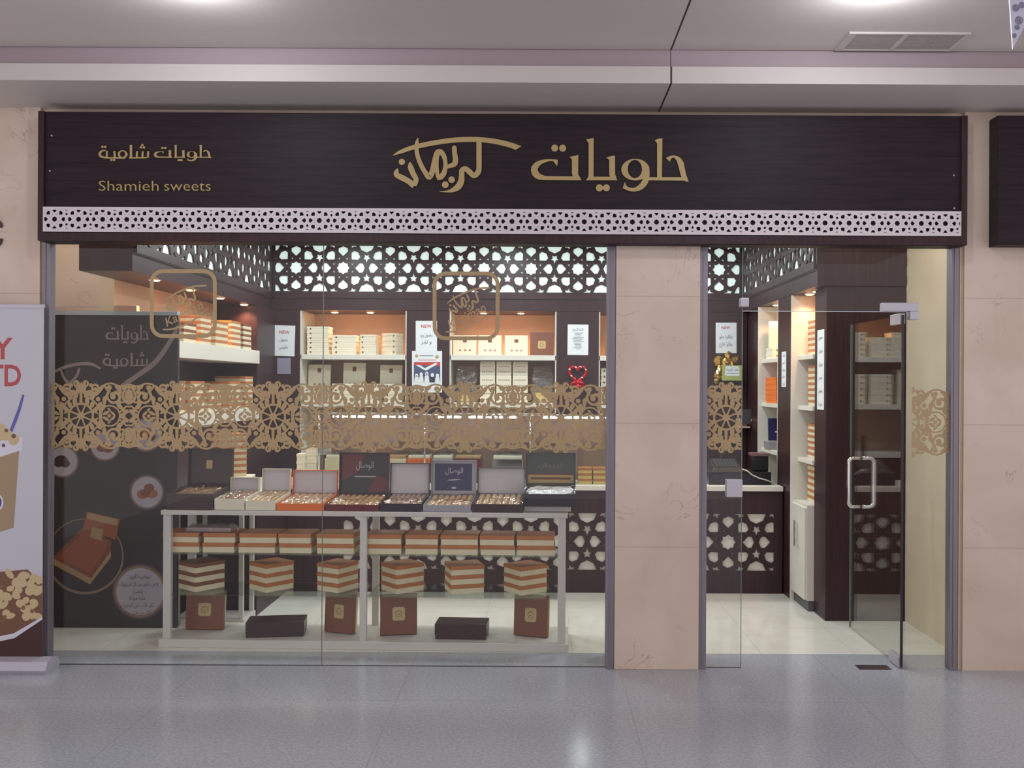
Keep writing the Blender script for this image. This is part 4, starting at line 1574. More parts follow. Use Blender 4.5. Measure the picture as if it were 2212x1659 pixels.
# ------------------------------------------------------------------ counters
CT = thing('service_counter', (0.0, 2.3, 0), 'long dark serving counter with white star-cut front panels and white top', 'counter')
CX0, CX1, CY0, CY1, CH = -2.06, 2.0, 2.05, 2.62, 0.88
MB().box(CX0, CX1, CY0 + 0.03, CY1, 0, CH - 0.04).build('body', DARK, CT)
cz0, cz1 = 0.186, 0.652
cu0, cu1 = -1.63, 1.93
H = lattice_holes(cu0, cu1, cz0, cz1, PER, 1.556, 0.419, 1.06)
v_, f_ = lattice(CX0, CX1, 0.0, CH - 0.04, H, 0.016)
mb = MB()
mb.add([(p[0], CY0 + 0.008 - p[2], p[1]) for p in v_], f_)
mb.build('lattice_front', DARK, CT)['label'] = 'dark front panel cut with stars'
MB().box(cu0 - 0.02, cu1 + 0.02, CY0 + 0.018, CY0 + 0.03, cz0 - 0.02, cz1 + 0.02).build('backing_panel', PANELWHITE, CT)['label'] = 'white backing behind the cut stars'
MB().box(CX0, CX1, CY0 - 0.02, CY1 + 0.01, CH - 0.04, CH).build('countertop', WHITE, CT, bevel=0.004)
CL = thing('side_counter', (-2.3, 1.9, 0), 'dark counter run leading back from behind the display stand', 'counter')
MB().box(-2.54, -2.062, 1.22, CY1, 0, CH - 0.04).build('body', DARK, CL, bevel=0.003)
MB().box(-2.55, -2.062, 1.21, CY1, CH - 0.04, CH).build('countertop', WHITE, CL, bevel=0.003)
# white stand behind the show table
ST = thing('display_stand', (-2.3, 1.08, 0), 'white open stand with posts behind the left end of the show table', 'stand')
sx_0, sx_1, sy_0, sy_1 = -2.55, -2.07, 0.92, 1.19
for x in (sx_0, -2.44, sx_1 - 0.03):
    for y in (sy_0, sy_1 - 0.03):
        MB().box(x, x + 0.03, y, y + 0.03, 0.05, 0.87).build('leg', TABLEWHITE, ST, bevel=0.002)
MB().box(sx_0 - 0.01, sx_1 + 0.01, sy_0 - 0.01, sy_1, 0, 0.05).build('base_board', TABLEWHITE, ST, bevel=0.003)
MB().box(sx_0 - 0.01, sx_1 + 0.01, sy_0 - 0.01, sy_1, 0.87, 0.90).build('top_board', TABLEWHITE, ST, bevel=0.003)
MB().box(sx_0 + 0.03, sx_1 - 0.03, sy_1 - 0.012, sy_1 - 0.006, 0.16, 0.86).build('back_panel', DARK, ST)
zq = 0.90
sweet_box('plain', 0.30, 0.24, 0.14, (-2.20, 1.06, zq), 0.16, 'large plain cream box on the white stand under the striped stack', 'boxes on the white stand')
for i in range(7):
    sweet_box('striped', 0.20, 0.19, 0.043, (-2.22, 1.07, zq + 0.14 + i * 0.0435), 0.6, '%s striped box of the turned stack on the white stand' % LEV[7][i], 'boxes on the white stand')

# ------------------------------------------------------------------ glass case and goods on the counter
GC = thing('glass_display_case', (-0.5, 2.35, CH), 'long glass display case standing on the serving counter', 'display case')
gx0, gx1, gy0, gy1, gz1 = ax(690, 2.12), 0.80, 2.12, 2.54, 1.45
g = MB()
g.box(gx0, gx1, gy0, gy0 + 0.006, CH + 0.001, gz1).box(gx0, gx0 + 0.006, gy0, gy1, CH + 0.001, gz1).box(gx1 - 0.006, gx1, gy0, gy1, CH + 0.001, gz1).box(gx0, gx1, gy0, gy1, gz1, gz1 + 0.006)
g.build('glass_panes', CASEGLASS, GC)
g = MB()
for x in (gx0, (gx0 * 2 + gx1) / 3, (gx0 + 2 * gx1) / 3, gx1):
    g.tube([(x, gy0, CH), (x, gy0, gz1)], 0.008, n=8)
g.tube([(gx0, gy0, gz1), (gx1, gy0, gz1)], 0.008, n=8)
g.build('chrome_frame', CHROME, GC, smooth=True)
MB().box(gx0 + 0.01, gx1 - 0.01, gy0 + 0.02, gy1, 1.205, 1.213).build('glass_shelf', SHELFGLASS, GC)
MB().box(gx0 + 0.01, gx1 - 0.01, gy1 - 0.01, gy1, CH + 0.001, gz1).build('back_panel', mat('case_back', (132, 96, 80), 0.5), GC)
for k in range(3):
    xa_ = gx0 + (gx1 - gx0) * (k + 0.12) / 3
    xb_ = gx0 + (gx1 - gx0) * (k + 0.88) / 3
    MB().tube([(xa_, gy0 + 0.04, gz1 - 0.02), (xb_, gy0 + 0.04, gz1 - 0.02)], 0.008, n=10).build('lamp_tube', HALLLENS, GC)
    lamp('case_light', 'POINT', ((xa_ + xb_) / 2, gy0 + 0.08, gz1 - 0.06), 1.2, (0.95, 1.0, 0.96), 0.05)
TRAYS = [(702, 748, CREAM, 'first from the left'), (832, 878, CREAM, 'with a cream rim'), (880, 930, BRIGHTORANGE, 'in an orange tray'), (934, 978, SILVER, 'in a silver tray'), (982, 1040, BURG, 'in a burgundy tray'), (1064, 1130, CHROME, 'in a bright metal tray'), (1140, 1236, SILVER, 'at the right end')]
for i, (p0, p1, m, lab) in enumerate(TRAYS):
    y0, y1 = 2.16, 2.38
    x0, x1 = ax(p0, y0), ax(p1, y0)
    t = thing('wrapped_tray', ((x0 + x1) / 2, (y0 + y1) / 2, CH), 'clear-wrapped sweets tray inside the glass case, %s' % lab, 'tray', 'wrapped trays in the glass case')
    zt0 = CH + 0.002
    MB().box(x0, x1, y0, y1, zt0, zt0 + 0.20).build('tray', m, t, bevel=0.004)
    MB().box(x0 + 0.008, x1 - 0.008, y0 + 0.01, y1 - 0.01, zt0 + 0.20, zt0 + 0.23).build('sweets', PASTRY if i % 3 == 1 else IVORY, t, bevel=0.01)
    b = MB()
    nx_, ny_ = 6, 4
    vv, ff = [], []
    for a_ in range(nx_ + 1):
        for c_ in range(ny_ + 1):
            vv.append((x0 + (x1 - x0) * a_ / nx_, y0 - 0.002 + (y1 - y0) * c_ / ny_, zt0 + 0.233 + random.uniform(0, 0.022)))
    for a_ in range(nx_):
        for c_ in range(ny_):
            k = a_ * (ny_ + 1) + c_
            ff.append((k, k + ny_ + 1, k + ny_ + 2, k + 1))
    b.add(vv, ff)
    b.build('clear_wrap', FILM, t, smooth=False)
for i, p in enumerate((1264, 1296)):
    stack('yellow', 3, 0.118, 0.15, 0.045, ax(p, 2.22), 2.22, CH, 0, 'yellow box with orange lid on the counter, %s pile' % ('first', 'pillar-side')[i], 'yellow boxes on the counter')
stack('plain', 4, 0.06, 0.1, 0.06, ax(652, 2.2), 2.2, CH, 0, 'narrow cream box in the slim pile at the counter corner', 'narrow boxes at the counter corner', 0.0)
stack('plain', 5, 0.09, 0.1, 0.06, ax(676, 2.3), 2.3, CH, 0, 'narrow cream box in the pile before the glass case', 'narrow boxes at the counter corner', 0.0)

# till at the right end of the counter
RG = thing('cash_register', (1.7, 2.3, CH), 'black cash register on the counter right of the marble pillar', 'cash register')
rx0_, rx1_ = ax(1532, 2.15), ax(1667, 2.15)
MB().box(rx0_, rx1_, 2.15, 2.50, CH + 0.002, CH + 0.105).build('cash_drawer', BLACKPL, RG, bevel=0.006)
MB().box(rx0_ + 0.03, rx1_ - 0.03, 2.147, 2.150, CH + 0.02, CH + 0.09).build('drawer_front', mat('black_gloss', (28, 28, 32), 0.2), RG)
k_ = MB()
k_.add([(rx0_ + 0.03, 2.18, CH + 0.105), (rx0_ + 0.30, 2.18, CH + 0.105), (rx0_ + 0.30, 2.42, CH + 0.105), (rx0_ + 0.03, 2.42, CH + 0.105),
        (rx0_ + 0.05, 2.20, CH + 0.14), (rx0_ + 0.28, 2.20, CH + 0.14), (rx0_ + 0.28, 2.42, CH + 0.20), (rx0_ + 0.05, 2.42, CH + 0.20)],
       [(0, 1, 5, 4), (1, 2, 6, 5), (2, 3, 7, 6), (3, 0, 4, 7), (4, 5, 6, 7)])
k_.build('keypad_housing', BLACKPL, RG, bevel=0.004)
km = MB()
for r in range(4):
    for c in range(7):
        x, y = rx0_ + 0.075 + c * 0.027, 2.225 + r * 0.045
        z = CH + 0.14 + (y - 2.20) / 0.22 * 0.06
        km.box(x, x + 0.02, y, y + 0.03, z, z + 0.012)
km.build('keys', GREYPL, RG)
MB().box(rx0_ + 0.16, rx0_ + 0.18, 2.44, 2.47, CH + 0.10, CH + 0.40).build('display_pole', BLACKPL, RG)
MB().box(ax(1600, 2.44), ax(1622, 2.44), 2.42, 2.45, az(914, 2.44), az(882, 2.44)).build('customer_display', mat('display_grey', (58, 58, 62), 0.25), RG, bevel=0.003)
pr = thing('receipt_printer', (ax(1645, 2.3), 2.3, CH + 0.106), 'small black receipt printer standing on the cash drawer', 'printer')
MB().box(ax(1630, 2.24), ax(1661, 2.24), 2.24, 2.38, CH + 0.107, az(983, 2.24)).build('housing', BLACKPL, pr, bevel=0.006)
MB().box(ax(1626, 2.23), ax(1664, 2.23), 2.235, 2.385, az(983, 2.24), az(977, 2.24)).build('top_cover', mat('mauve_cover', (122, 92, 96), 0.4), pr, bevel=0.002)
pts = [at(p[0], p[1], 2.13) for p in ((1602, 1013), (1614, 1017), (1625, 1026), (1640, 1033), (1655, 1037), (1668, 1042))]
tag(MB().tube([(p[0], 2.135 - 0.01 * math.sin(i), p[1]) for i, p in enumerate(pts)], 0.0055, n=8).build('power_cable', mat('white_cable', (206, 204, 196), 0.4), smooth=True), 'white cable hanging across the black cash drawer', 'cable')
bk = MB().box(ax(1605, 3.3), ax(1630, 3.3), 3.40, 3.629, az(909, 3.3), az(904, 3.3)).box(ax(1605, 3.3), ax(1628, 3.3), 3.44, 3.629, az(924, 3.3), az(920, 3.3))
bk.box(ax(1608, 3.3), ax(1630, 3.3), 3.61, 3.629, az(924, 3.3), az(904, 3.3))
tag(bk.build('paper_tray', mat('pale_pink_tray', (226, 190, 178), 0.4), bevel=0.002), 'small two-tier pale tray in the dark corner behind the cash register', 'tray')

# ------------------------------------------------------------------ notices, poster, ornaments
PUR = mat('poster_navy', (72, 84, 116), 0.6)


def sheet(name, px0, py0, px1, py1, Y, lab, cat, art=None, mats=(INK,), paper=PAPER, tilt=0.0, grp=None):
    """a sheet fixed to an upright face that looks at the window; art in photograph pixels"""
    p = MB()
    cx, cz = at((px0 + px1) / 2, (py0 + py1) / 2, Y)
    a = [at(px0, py0, Y), at(px1, py0, Y), at(px1, py1, Y), at(px0, py1, Y)]
    ct, st = math.cos(tilt), math.sin(tilt)
    rot = lambda x, z: (cx + (x - cx) * ct - (z - cz) * st, cz + (x - cx) * st + (z - cz) * ct)
    q = [rot(*v) for v in a]
    p.prism(q, lambda v: (v[0], Y - 0.0015, v[1]), lambda v: (v[0], Y - 0.0002, v[1]))
    o = p.build(name, paper)
    tag(o, lab, cat, grp)
    if art:
        mb = MB()
        art.mesh(mb, lambda v: (lambda w: (rot(*w)[0], Y - 0.0016, rot(*w)[1]))(at(v[0], v[1], Y)), (0, -0.0005, 0), flat=True)
        mb.build('printed_text', list(mats), o)
    return o


PY = YB2
a = Art()
art_text(a, 'NEW', 614, 721, 7, 1, bold=0.02)
art_text(a, 'معمول', 613, 737, 7, 0, width=17)
art_text(a, 'حلقومي', 613, 753, 7, 0, width=20)
sheet('notice', 592, 703, 637, 769, PY, 'white NEW notice on the dark pilaster in the back left corner', 'notice', a, (INK, REDINK), tilt=-0.03)
sheet('notice', 599, 773, 628, 808, PY, 'small grey-lilac sheet below the NEW notice in the back left corner', 'notice', None, paper=mat('lilac_paper', (146, 140, 162), 0.7))
a = Art()
art_text(a, 'NEW', 921, 708, 7, 1, bold=0.02)
art_text(a, 'معمول ورد', 921, 727, 7, 0, width=27)
art_text(a, 'و تمر', 921, 742, 8, 0)
sheet('notice', 898, 693, 944, 770, PY, 'white NEW notice above the photo poster', 'notice', a, (INK, REDINK))
a = Art()   # 0 ink 1 red 2 blue grey 3 pale 4 gold 5 skin
a.rect(894, 782, 951, 826, 2)
a.poly([(894, 782), (951, 782), (951, 791), (894, 788)], 1)
a.poly([(898, 782), (920, 797), (916, 799), (894, 786)], 3)
a.poly([(946, 786), (920, 801), (914, 797), (940, 784)], 3)
for x, hgt in ((900, 20), (910, 24), (922, 26), (934, 22), (945, 20)):
    a.poly([(x - 5.5, 826), (x - 4, 826 - hgt * 0.55), (x + 4, 826 - hgt * 0.55), (x + 5.5, 826)], 3 if x != 934 else 0)
    a.disc(x, 826 - hgt * 0.72, 3.6, 3, 10, ry=4.6)
    a.disc(x, 826 - hgt * 0.70, 2.1, 5, 8)
    a.poly([(x - 1.5, 826), (x - 1, 818), (x + 2.2, 818), (x + 3, 826)], 0)
a.disc(900, 769, 3.6, 4, 10)
a.disc(944, 771, 4, 4, 10)
a.rect(906, 768, 936, 769, 0)
a.rect(903, 777, 942, 778, 1)
sheet('photo_poster', 890, 758, 955, 848, PY - 0.003, 'white photo poster with blue and red group picture on the pilaster', 'poster', a,
      (INK, REDINK, PUR, PAPER, GOLD, mat('portrait_tan', (168, 128, 108), 0.7)))
a = Art()
art_text(a, 'قائمة الاسعار', 1248, 715, 7, 0, width=24)
for i in range(12):
    w = (10, 8, 9, 12, 14, 11, 13, 10, 9, 8, 12, 6)[i]
    a.rect(1250 - w, 719 + i * 3.1, 1250 + w * (0.6 if i % 3 else 0.9), 720.1 + i * 3.1)
sheet('notice', 1226, 701, 1271, 767, PY, 'white price list above the red heart ornament', 'notice', a, (mat('grey_ink', (128, 130, 140), 0.7),), tilt=-0.01)
a = Art()
art_text(a, 'NEW', 1568, 711, 6, 1, bold=0.02)
art_text(a, 'بقلاوة حلو', 1568, 731, 8, 0, width=28)
art_text(a, 'بقلاوة فارغ', 1568, 747, 8, 0, width=28)
sheet('notice', 1546, 697, 1591, 763, PY, 'white NEW notice above the gold foil ornament, right of the marble pillar', 'notice', a, (INK, REDINK))

# paper strips fixed to faces that look to the left
def side_strip(X, y0, y1, z0, z1, lines, lab):
    o = MB().box(X - 0.0015, X - 0.0002, y0, y1, z0, z1).build('notice', PAPER)
    tag(o, lab, 'notice')
    mb = MB()
    a = Art()
    n = len(lines)
    for i, t in enumerate(lines):
        art_text(a, t, 0.5, (i + 0.7) / n, 0.028 / (z1 - z0), 0, width=0.55)
    a.mesh(mb, lambda p: (X - 0.0016, y1 + (y0 - y1) * p[0], z1 + (z0 - z1) * p[1]), (-0.0005, 0, 0), flat=True)
    mb.build('printed_text', INK, o)


side_strip(2.08, 1.20, 1.37, 1.53, 2.12, ['معمول', 'معمول تمر', 'ورق', 'تمر', 'معمول', 'غريبة'], 'long white price strip on the side of the pier by the door')
side_strip(XRB, 2.00, 2.14, 1.695, 1.985, ['اسعار', 'تمر', 'ورق', 'حلو', 'غريبة'], 'short white strip on the upright between the entrance shelf bays')

# red foil heart with a bow
hx, hz = at(1248, 810, PY - 0.03)
ht = thing('heart_ornament', (hx, PY - 0.03, hz), 'red and silver foil heart ornament hanging on the pilaster under the price list', 'ornament')
pts = []
for k in range(41):
    t = 2 * PI * k / 40
    pts.append((hx + 0.0053 * 16 * math.sin(t) ** 3 * 0.98, PY - 0.03, hz + 0.012 + 0.0056 * (13 * math.cos(t) - 5 * math.cos(2 * t) - 2 * math.cos(3 * t) - math.cos(4 * t))))
n_ = len(pts)
MB().tube(pts, [0.017 + 0.004 * math.sin(k * 2.1) for k in range(n_)], n=10, caps=False).build('ring', REDFOIL, ht, smooth=True)
b = MB()
for k in (5, 9, 14, 27, 31, 36):
    p = pts[k]
    b.tube([(p[0] - 0.012, p[1] - 0.012, p[2] + 0.01), (p[0] + 0.012, p[1] - 0.016, p[2] - 0.006)], [0.011, 0.009], n=8)
b.build('silver_patches', CHROME, ht, smooth=True)
b = MB()
for s_ in (-1, 1):
    b.tube([(hx, PY - 0.03, hz - 0.085), (hx + s_ * 0.035, PY - 0.045, hz - 0.07), (hx + s_ * 0.065, PY - 0.04, hz - 0.095), (hx + s_ * 0.03, PY - 0.045, hz - 0.115), (hx, PY - 0.035, hz - 0.092)], [0.008, 0.02, 0.022, 0.018, 0.008], n=10)
b.tube([(hx, PY - 0.04, hz - 0.09), (hx + 0.02, PY - 0.035, hz - 0.16)], [0.016, 0.012], n=8)
b.build('bow', REDFOIL, ht, smooth=True)
# gold foil ornament with a card
ox, oz = at(1565, 800, PY - 0.04)
go = thing('foil_ornament', (ox, PY - 0.04, oz), 'crumpled gold foil ornament hanging below the notice right of the pillar', 'ornament')
b = MB()
rr = random.Random(3)
for px, py, r in ((1551, 780, 22), (1589, 778, 20), (1557, 796, 20), (1568, 784, 24), (1578, 790, 22), (1553, 808, 22), (1563, 812, 20), (1548, 822, 14), (1572, 770, 16), (1582, 806, 20)):
    x, z = at(px, py, PY - 0.04)
    R = r / 2 / FOC * (PY + DIST)
    vv, ff = [], []
    for i in range(7):
        for j in range(10):
            th, ph = PI * i / 6, 2 * PI * j / 10
            q = R * rr.uniform(0.72, 1.15)
            vv.append((x + q * math.sin(th) * math.cos(ph), PY - 0.045 + q * 0.7 * math.sin(th) * math.sin(ph), z + q * math.cos(th)))
    for i in range(6):
        for j in range(10):
            ff.append((i * 10 + j, i * 10 + (j + 1) % 10, (i + 1) * 10 + (j + 1) % 10, (i + 1) * 10 + j))
    b.add(vv, ff)
b.build('foil', GOLDFOIL, go)
b = MB()
pts = [at(p[0], p[1], PY - 0.03) for p in ((1577, 761), (1570, 770), (1566, 782))]
b.tube([(p[0], PY - 0.03, p[1]) for p in pts], [0.025, 0.018, 0.01], n=8)
pts = [at(p[0], p[1], PY - 0.03) for p in ((1571, 822), (1571, 840), (1570, 866))]
b.tube([(p[0], PY - 0.03, p[1]) for p in pts], [0.004, 0.003, 0.009], n=8)
b.build('ribbon', GOLDFOIL, go, smooth=True)
a = Art()
a.poly([(1567, 793), (1570, 791), (1594, 791), (1597, 796), (1597, 812), (1570, 812), (1566, 809)], 0)
art_text(a, 'بقلاوة بالقشطة', 1582, 801, 6, 1, width=26)
a.rect(1569, 806, 1595, 807, 1)
sheet('name_card', 1560, 789, 1604, 822, PY - 0.095, 'pale green card with a white label in front of the gold foil ornament', 'card', a, (PAPER, mat('violet_ink', (88, 80, 110), 0.7)), paper=GREENCARD)

# ------------------------------------------------------------------ printed board at the left end of the window
BY = 0.86
bx0, bx1 = XAL + 0.01, ax(384, BY, 800)
bz1 = az(681, BY, 250)
BD = thing('poster_board', ((bx0 + bx1) / 2, BY, 0), 'tall black printed board with pictures of plated sweets inside the show window', 'poster board')
MB().box(bx0, bx1, BY, BY + 0.03, 0.0, bz1).build('board', mat('black_print', (46, 38, 40), 0.4, noise=0.25, nscale=3), BD)
MB().box(bx0, bx1, BY - 0.012, BY + 0.035, bz1, bz1 + 0.028).build('top_rail', mat('pale_rail', (170, 184, 190), 0.35, 0.2), BD, bevel=0.002)
a = Art()   # 0 pale text 1 plate white 2 rim mauve 3 food brown 4 orange card 5 cream 6 gold 7 dark print 8 tray
a.put(HALAWIYAT, lambda p: (228 + (p[0] - 95) * 0.046, 702 + (p[1] - 172) * 0.058), 0)
a.put(SHAMIYA, lambda p: (222 + (p[0] - 185) * 0.118, 762 + (p[1] - 180) * 0.13), 0)
a.stroke([(392, 690, 6), (372, 730, 9), (338, 780, 11), (296, 812, 10), (262, 836, 9), (240, 862, 3)], mi=0)
a.stroke([(106, 812, 2), (130, 797, 6), (165, 787, 7), (195, 786, 7), (218, 796, 4)], mi=0)
a.stroke([(132, 798, 5), (138, 815, 6), (150, 830, 6)], mi=0)
a.stroke([(172, 795, 6), (166, 812, 6), (150, 830, 6)], mi=0)


def plate(x, y, r, food):
    a.disc(x, y, r, 2, 36)
    a.disc(x, y, r * 0.93, 6, 36)
    a.disc(x, y, r * 0.86, 1, 36)
    for fx, fy, fr, m in food:
        a.disc(x + fx * r, y + fy * r, fr * r, m, 12, ry=fr * r * 0.8)


plate(136, 997, 36, [(-0.1, -0.05, 0.42, 7), (0.15, 0.12, 0.3, 7), (-0.25, 0.1, 0.3, 7)])
plate(227, 963, 34, [(-0.2, 0.1, 0.36, 3), (0.2, 0.15, 0.36, 3), (0, 0, 0.3, 9)])
plate(316, 939, 38, [(-0.3, 0.0, 0.3, 3), (0.25, 0.1, 0.32, 3), (0.05, -0.2, 0.26, 9)])
plate(318, 1063, 38, [(-0.25, 0.12, 0.34, 9), (0.28, 0.08, 0.34, 9), (0.12, -0.25, 0.30, 3), (-0.1, 0.05, 0.3, 3)])
a.disc(184, 1202, 84, 6, 48, ry=82)
a.disc(184, 1200, 80, 8, 48, ry=78)
a.poly([(113, 1205), (197, 1248), (195, 1262), (113, 1218)], 5)
a.poly([(197, 1248), (240, 1190), (240, 1204), (195, 1262)], 5)
a.poly([(114, 1205), (182, 1136), (241, 1168), (240, 1190), (197, 1249)], 3)
a.poly([(126, 1204), (184, 1146), (232, 1170), (228, 1190), (194, 1238)], 4)
a.poly([(188, 1105), (260, 1122), (250, 1166), (180, 1142)], 4)
a.poly([(190, 1107), (256, 1122), (253, 1136), (188, 1120)], 5)
a.poly([(200, 1138), (224, 1143), (220, 1168), (194, 1160)], 5)
a.disc(303, 1278, 60, 2, 48)
a.disc(303, 1278, 56, 6, 48)
a.disc(303, 1278, 51, 1, 48)
for i, (t, w) in enumerate((('بمناسبة العيد', 44), ('عرض خاص من كل شيكولات', 84), ('توصيل', 22), ('علبة مجانا', 34), ('لكل طلب من الحلويات', 72), ('اكثر من عشرة دنانير', 60))):
    art_text(a, t, 303, 1249 + i * 14.5, 8.5, 7 if i < 4 else 2, width=w)
bm_ = [mat('print_pale', (150, 134, 130), 0.5), mat('print_white', (176, 170, 182), 0.5), mat('print_mauve', (96, 70, 76), 0.5), mat('print_brown', (126, 66, 42), 0.5),
       mat('print_orange', (146, 78, 44), 0.5), mat('print_cream', (164, 134, 96), 0.5), mat('print_gold', (132, 112, 92), 0.5), mat('print_dark', (58, 40, 46), 0.5), mat('print_tray', (52, 38, 44), 0.5), mat('print_rust', (160, 96, 60), 0.5)]
mb = MB()
for i, (pts, m) in enumerate(a.items):
    aa = Art()
    aa.poly(pts, m)
    P = [at(p[0], p[1], BY) for p in pts]
    P = clip(P, bx0, bx1 - 0.002, 0.0, bz1)
    if len(P) < 3:
        continue
    aa = Art()
    aa.poly(P, m)
    aa.mesh(mb, lambda p: (p[0], BY - 0.0004, p[1]), (0, -0.000012 * i, 0), flat=True)
mb.build('printed_picture', bm_, BD)
x0, x1 = ax(250, BY + 0.02, 665), ax(299, BY + 0.02, 665)
tag(MB().box(x0, x1, BY - 0.01, BY + 0.038, bz1 + 0.028, bz1 + 0.028 + 0.04).build('small_carton', PEACH, bevel=0.003), 'small pinkish carton lying on top of the black poster board', 'carton')

# ------------------------------------------------------------------ the show table behind the window
TO = Vector((-2.425, 0.40, 0))
TA = math.radians(-1.6)
TL, TD, TH = 2.60, 0.43, 0.882
TM = Matrix.Translation(TO) @ Matrix.Rotation(TA, 4, 'Z')
TB = thing('show_table', TO, 'long white display table with glass shelves standing inside the show window', 'table', rz=TA)


def tw(lx, ly, z):
    return TM @ Vector((lx, ly, z))


def tl(px, ly=0.0, py=1100):
    """distance along the table under a photograph column"""
    x = 1.0
    for _ in range(4):
        p = tw(x, ly, 0.8)
        x += ax(px, p.y, py) - p.x
    return x


MB().box(-0.012, TL + 0.012, -0.012, TD + 0.005, TH - 0.03, TH).build('tabletop', TABLEWHITE, TB, bevel=0.004, local=True)
MB().box(-0.02, TL + 0.02, -0.02, TD, 0, 0.052).build('base_board', TABLEWHITE, TB, bevel=0.004, local=True)
xm = tl(785)
LEGX = [(0, 0.05), (xm - 0.022, xm + 0.022), (TL - 0.05, TL)]
for x0, x1 in LEGX:
    for y0, y1 in ((0.0, 0.035), (TD - 0.035, TD)):
        MB().box(x0, x1, y0, y1, 0.052, TH - 0.03).build('leg', TABLEWHITE, TB, bevel=0.002, local=True)
Z1, Z2 = 0.602, 0.338
for z in (Z1, Z2):
    for i in (0, 1):
        MB().box(LEGX[i][1] - 0.03 + 0.032, LEGX[i + 1][0] - 0.002, 0.004, TD - 0.004, z - 0.008, z).build('glass_shelf', SHELFGLASS, TB, local=True)['label'] = 'thin green-edged glass shelf'


def on_table(kind, w, d, h, px, ly, z, ang, label, group, py=1200):
    p = tw(tl(px, ly, py), ly, z)
    return sweet_box(kind, w, d, h, tuple(p), TA + ang, label, group)


# upper glass shelf: pairs of orange-lidded boxes
up = [(366, 446), (449, 520), (525, 607), (612, 684), (692, 775), (796, 875), (879, 951), (955, 1037), (1040, 1116), (1118, 1200)]
for i, (p0, p1) in enumerate(up):
    w = (p1 - p0) / FOC * (DIST + 0.36)
    bay = 'left' if i < 5 else 'right'
    for j in range(2):
        lab = '%s orange-lidded box, %s pair from the %s leg, upper glass shelf' % (('lower', 'upper')[j], ORD[i % 5], 'end' if i < 5 else 'middle')
        on_table('striped', w, 0.22, 0.063, (p0 + p1) / 2 + (random.uniform(-2, 2) if j else 0), 0.15, Z1 + j * 0.0634, random.uniform(-0.02, 0.02), lab, 'orange-lidded boxes on the upper glass shelf')
pk = thing('wrapped_pack', tuple(tw(tl(458, 0.14), 0.14, Z1 + 0.127)), 'flat clear-wrapped pack lying on the first orange-lidded boxes of the show table', 'pack', rz=TA)
MB().box(-0.15, 0.15, -0.07, 0.07, 0.001, 0.03).build('contents', mat('mauve_sweets', (170, 148, 150), 0.5, noise=0.2, nscale=40), pk, bevel=0.01, local=True)
b = MB()
vv, ff = [], []
for i in range(9):
    for j in range(5):
        e_ = (i in (0, 8)) or (j in (0, 4))
        vv.append((-0.165 + 0.33 * i / 8, -0.085 + 0.17 * j / 4, 0.004 if e_ else 0.038 + random.uniform(0, 0.014)))
for i in range(8):
    for j in range(4):
        k = i * 5 + j
        ff.append((k, k + 5, k + 6, k + 1))
b.add(vv, ff).build('clear_wrap', FILM, pk, local=True)
# lower glass shelf: stacks of three set cornerwise
lo = [(436, 425, 0.93, 0.222), (587, 578, 0.89, 0.216), (730, 735, 1.08, 0.202), (870, 861, 0.74, 0.214), (1003, 976, 0.34, 0.224), (1135, 1128, 0.67, 0.215)]
for i, (pc, pk_, an, s_) in enumerate(lo):
    for j in range(3):
        lab = '%s box, %s cornerwise stack from %s leg, lower glass shelf' % (LEV[3][j], ORD[i % 3], 'end' if i < 3 else 'middle')
        on_table('striped' if i != 0 else 'darkstripe', s_, s_ * 0.92, 0.0605, pc, 0.205, Z2 + j * 0.061, an, lab, 'boxes set cornerwise on the lower glass shelf')
# bottom board
LAB_ = [(square_label(0.17, 0.52), TAN), (emblem_in_label(0.08, 0.52), BROWN)]
for p0, p1, ly, h, an, lab in ((403, 486, 0.24, 0.255, 0.02, 'by the end leg'), (700, 772, 0.20, 0.268, -0.32, 'just before the middle leg'), (821, 901, 0.17, 0.262, 0.22, 'just past the middle leg'), (1110, 1187, 0.17, 0.266, -0.28, 'by the leg nearest the pillar')):
    w = (p1 - p0) / FOC * (DIST + 0.55) / math.cos(an) - abs(math.sin(an)) * 0.05
    p = tw(tl((p0 + p1) / 2, ly, 1340), ly, 0.053)
    standing_box(p.x, p.y, p.z, w, h, 0.06, (BROWN, CREAM), LAB_, 'upright brown box with cream label on show table base, %s' % lab, 'upright brown boxes', rz=TA + an, lean=0.06)
for p0, p1, an, lab in ((535, 663, 0.16, 'first dark brown closed box lying on the show table base, shiny topped'), (941, 1057, -0.02, 'second dark brown closed box lying on the show table base, nearer the pillar')):
    w = (p1 - p0) / FOC * (DIST + 0.45) * 0.96
    p = tw(tl((p0 + p1) / 2, 0.16, 1370), 0.15, 0.053)
    sweet_box('black', w, 0.19, 0.098, tuple(p), TA + an, lab, 'dark brown boxes on the table base')

# open boxes of pastry on the tabletop
PAS = None
PPROTO = {}


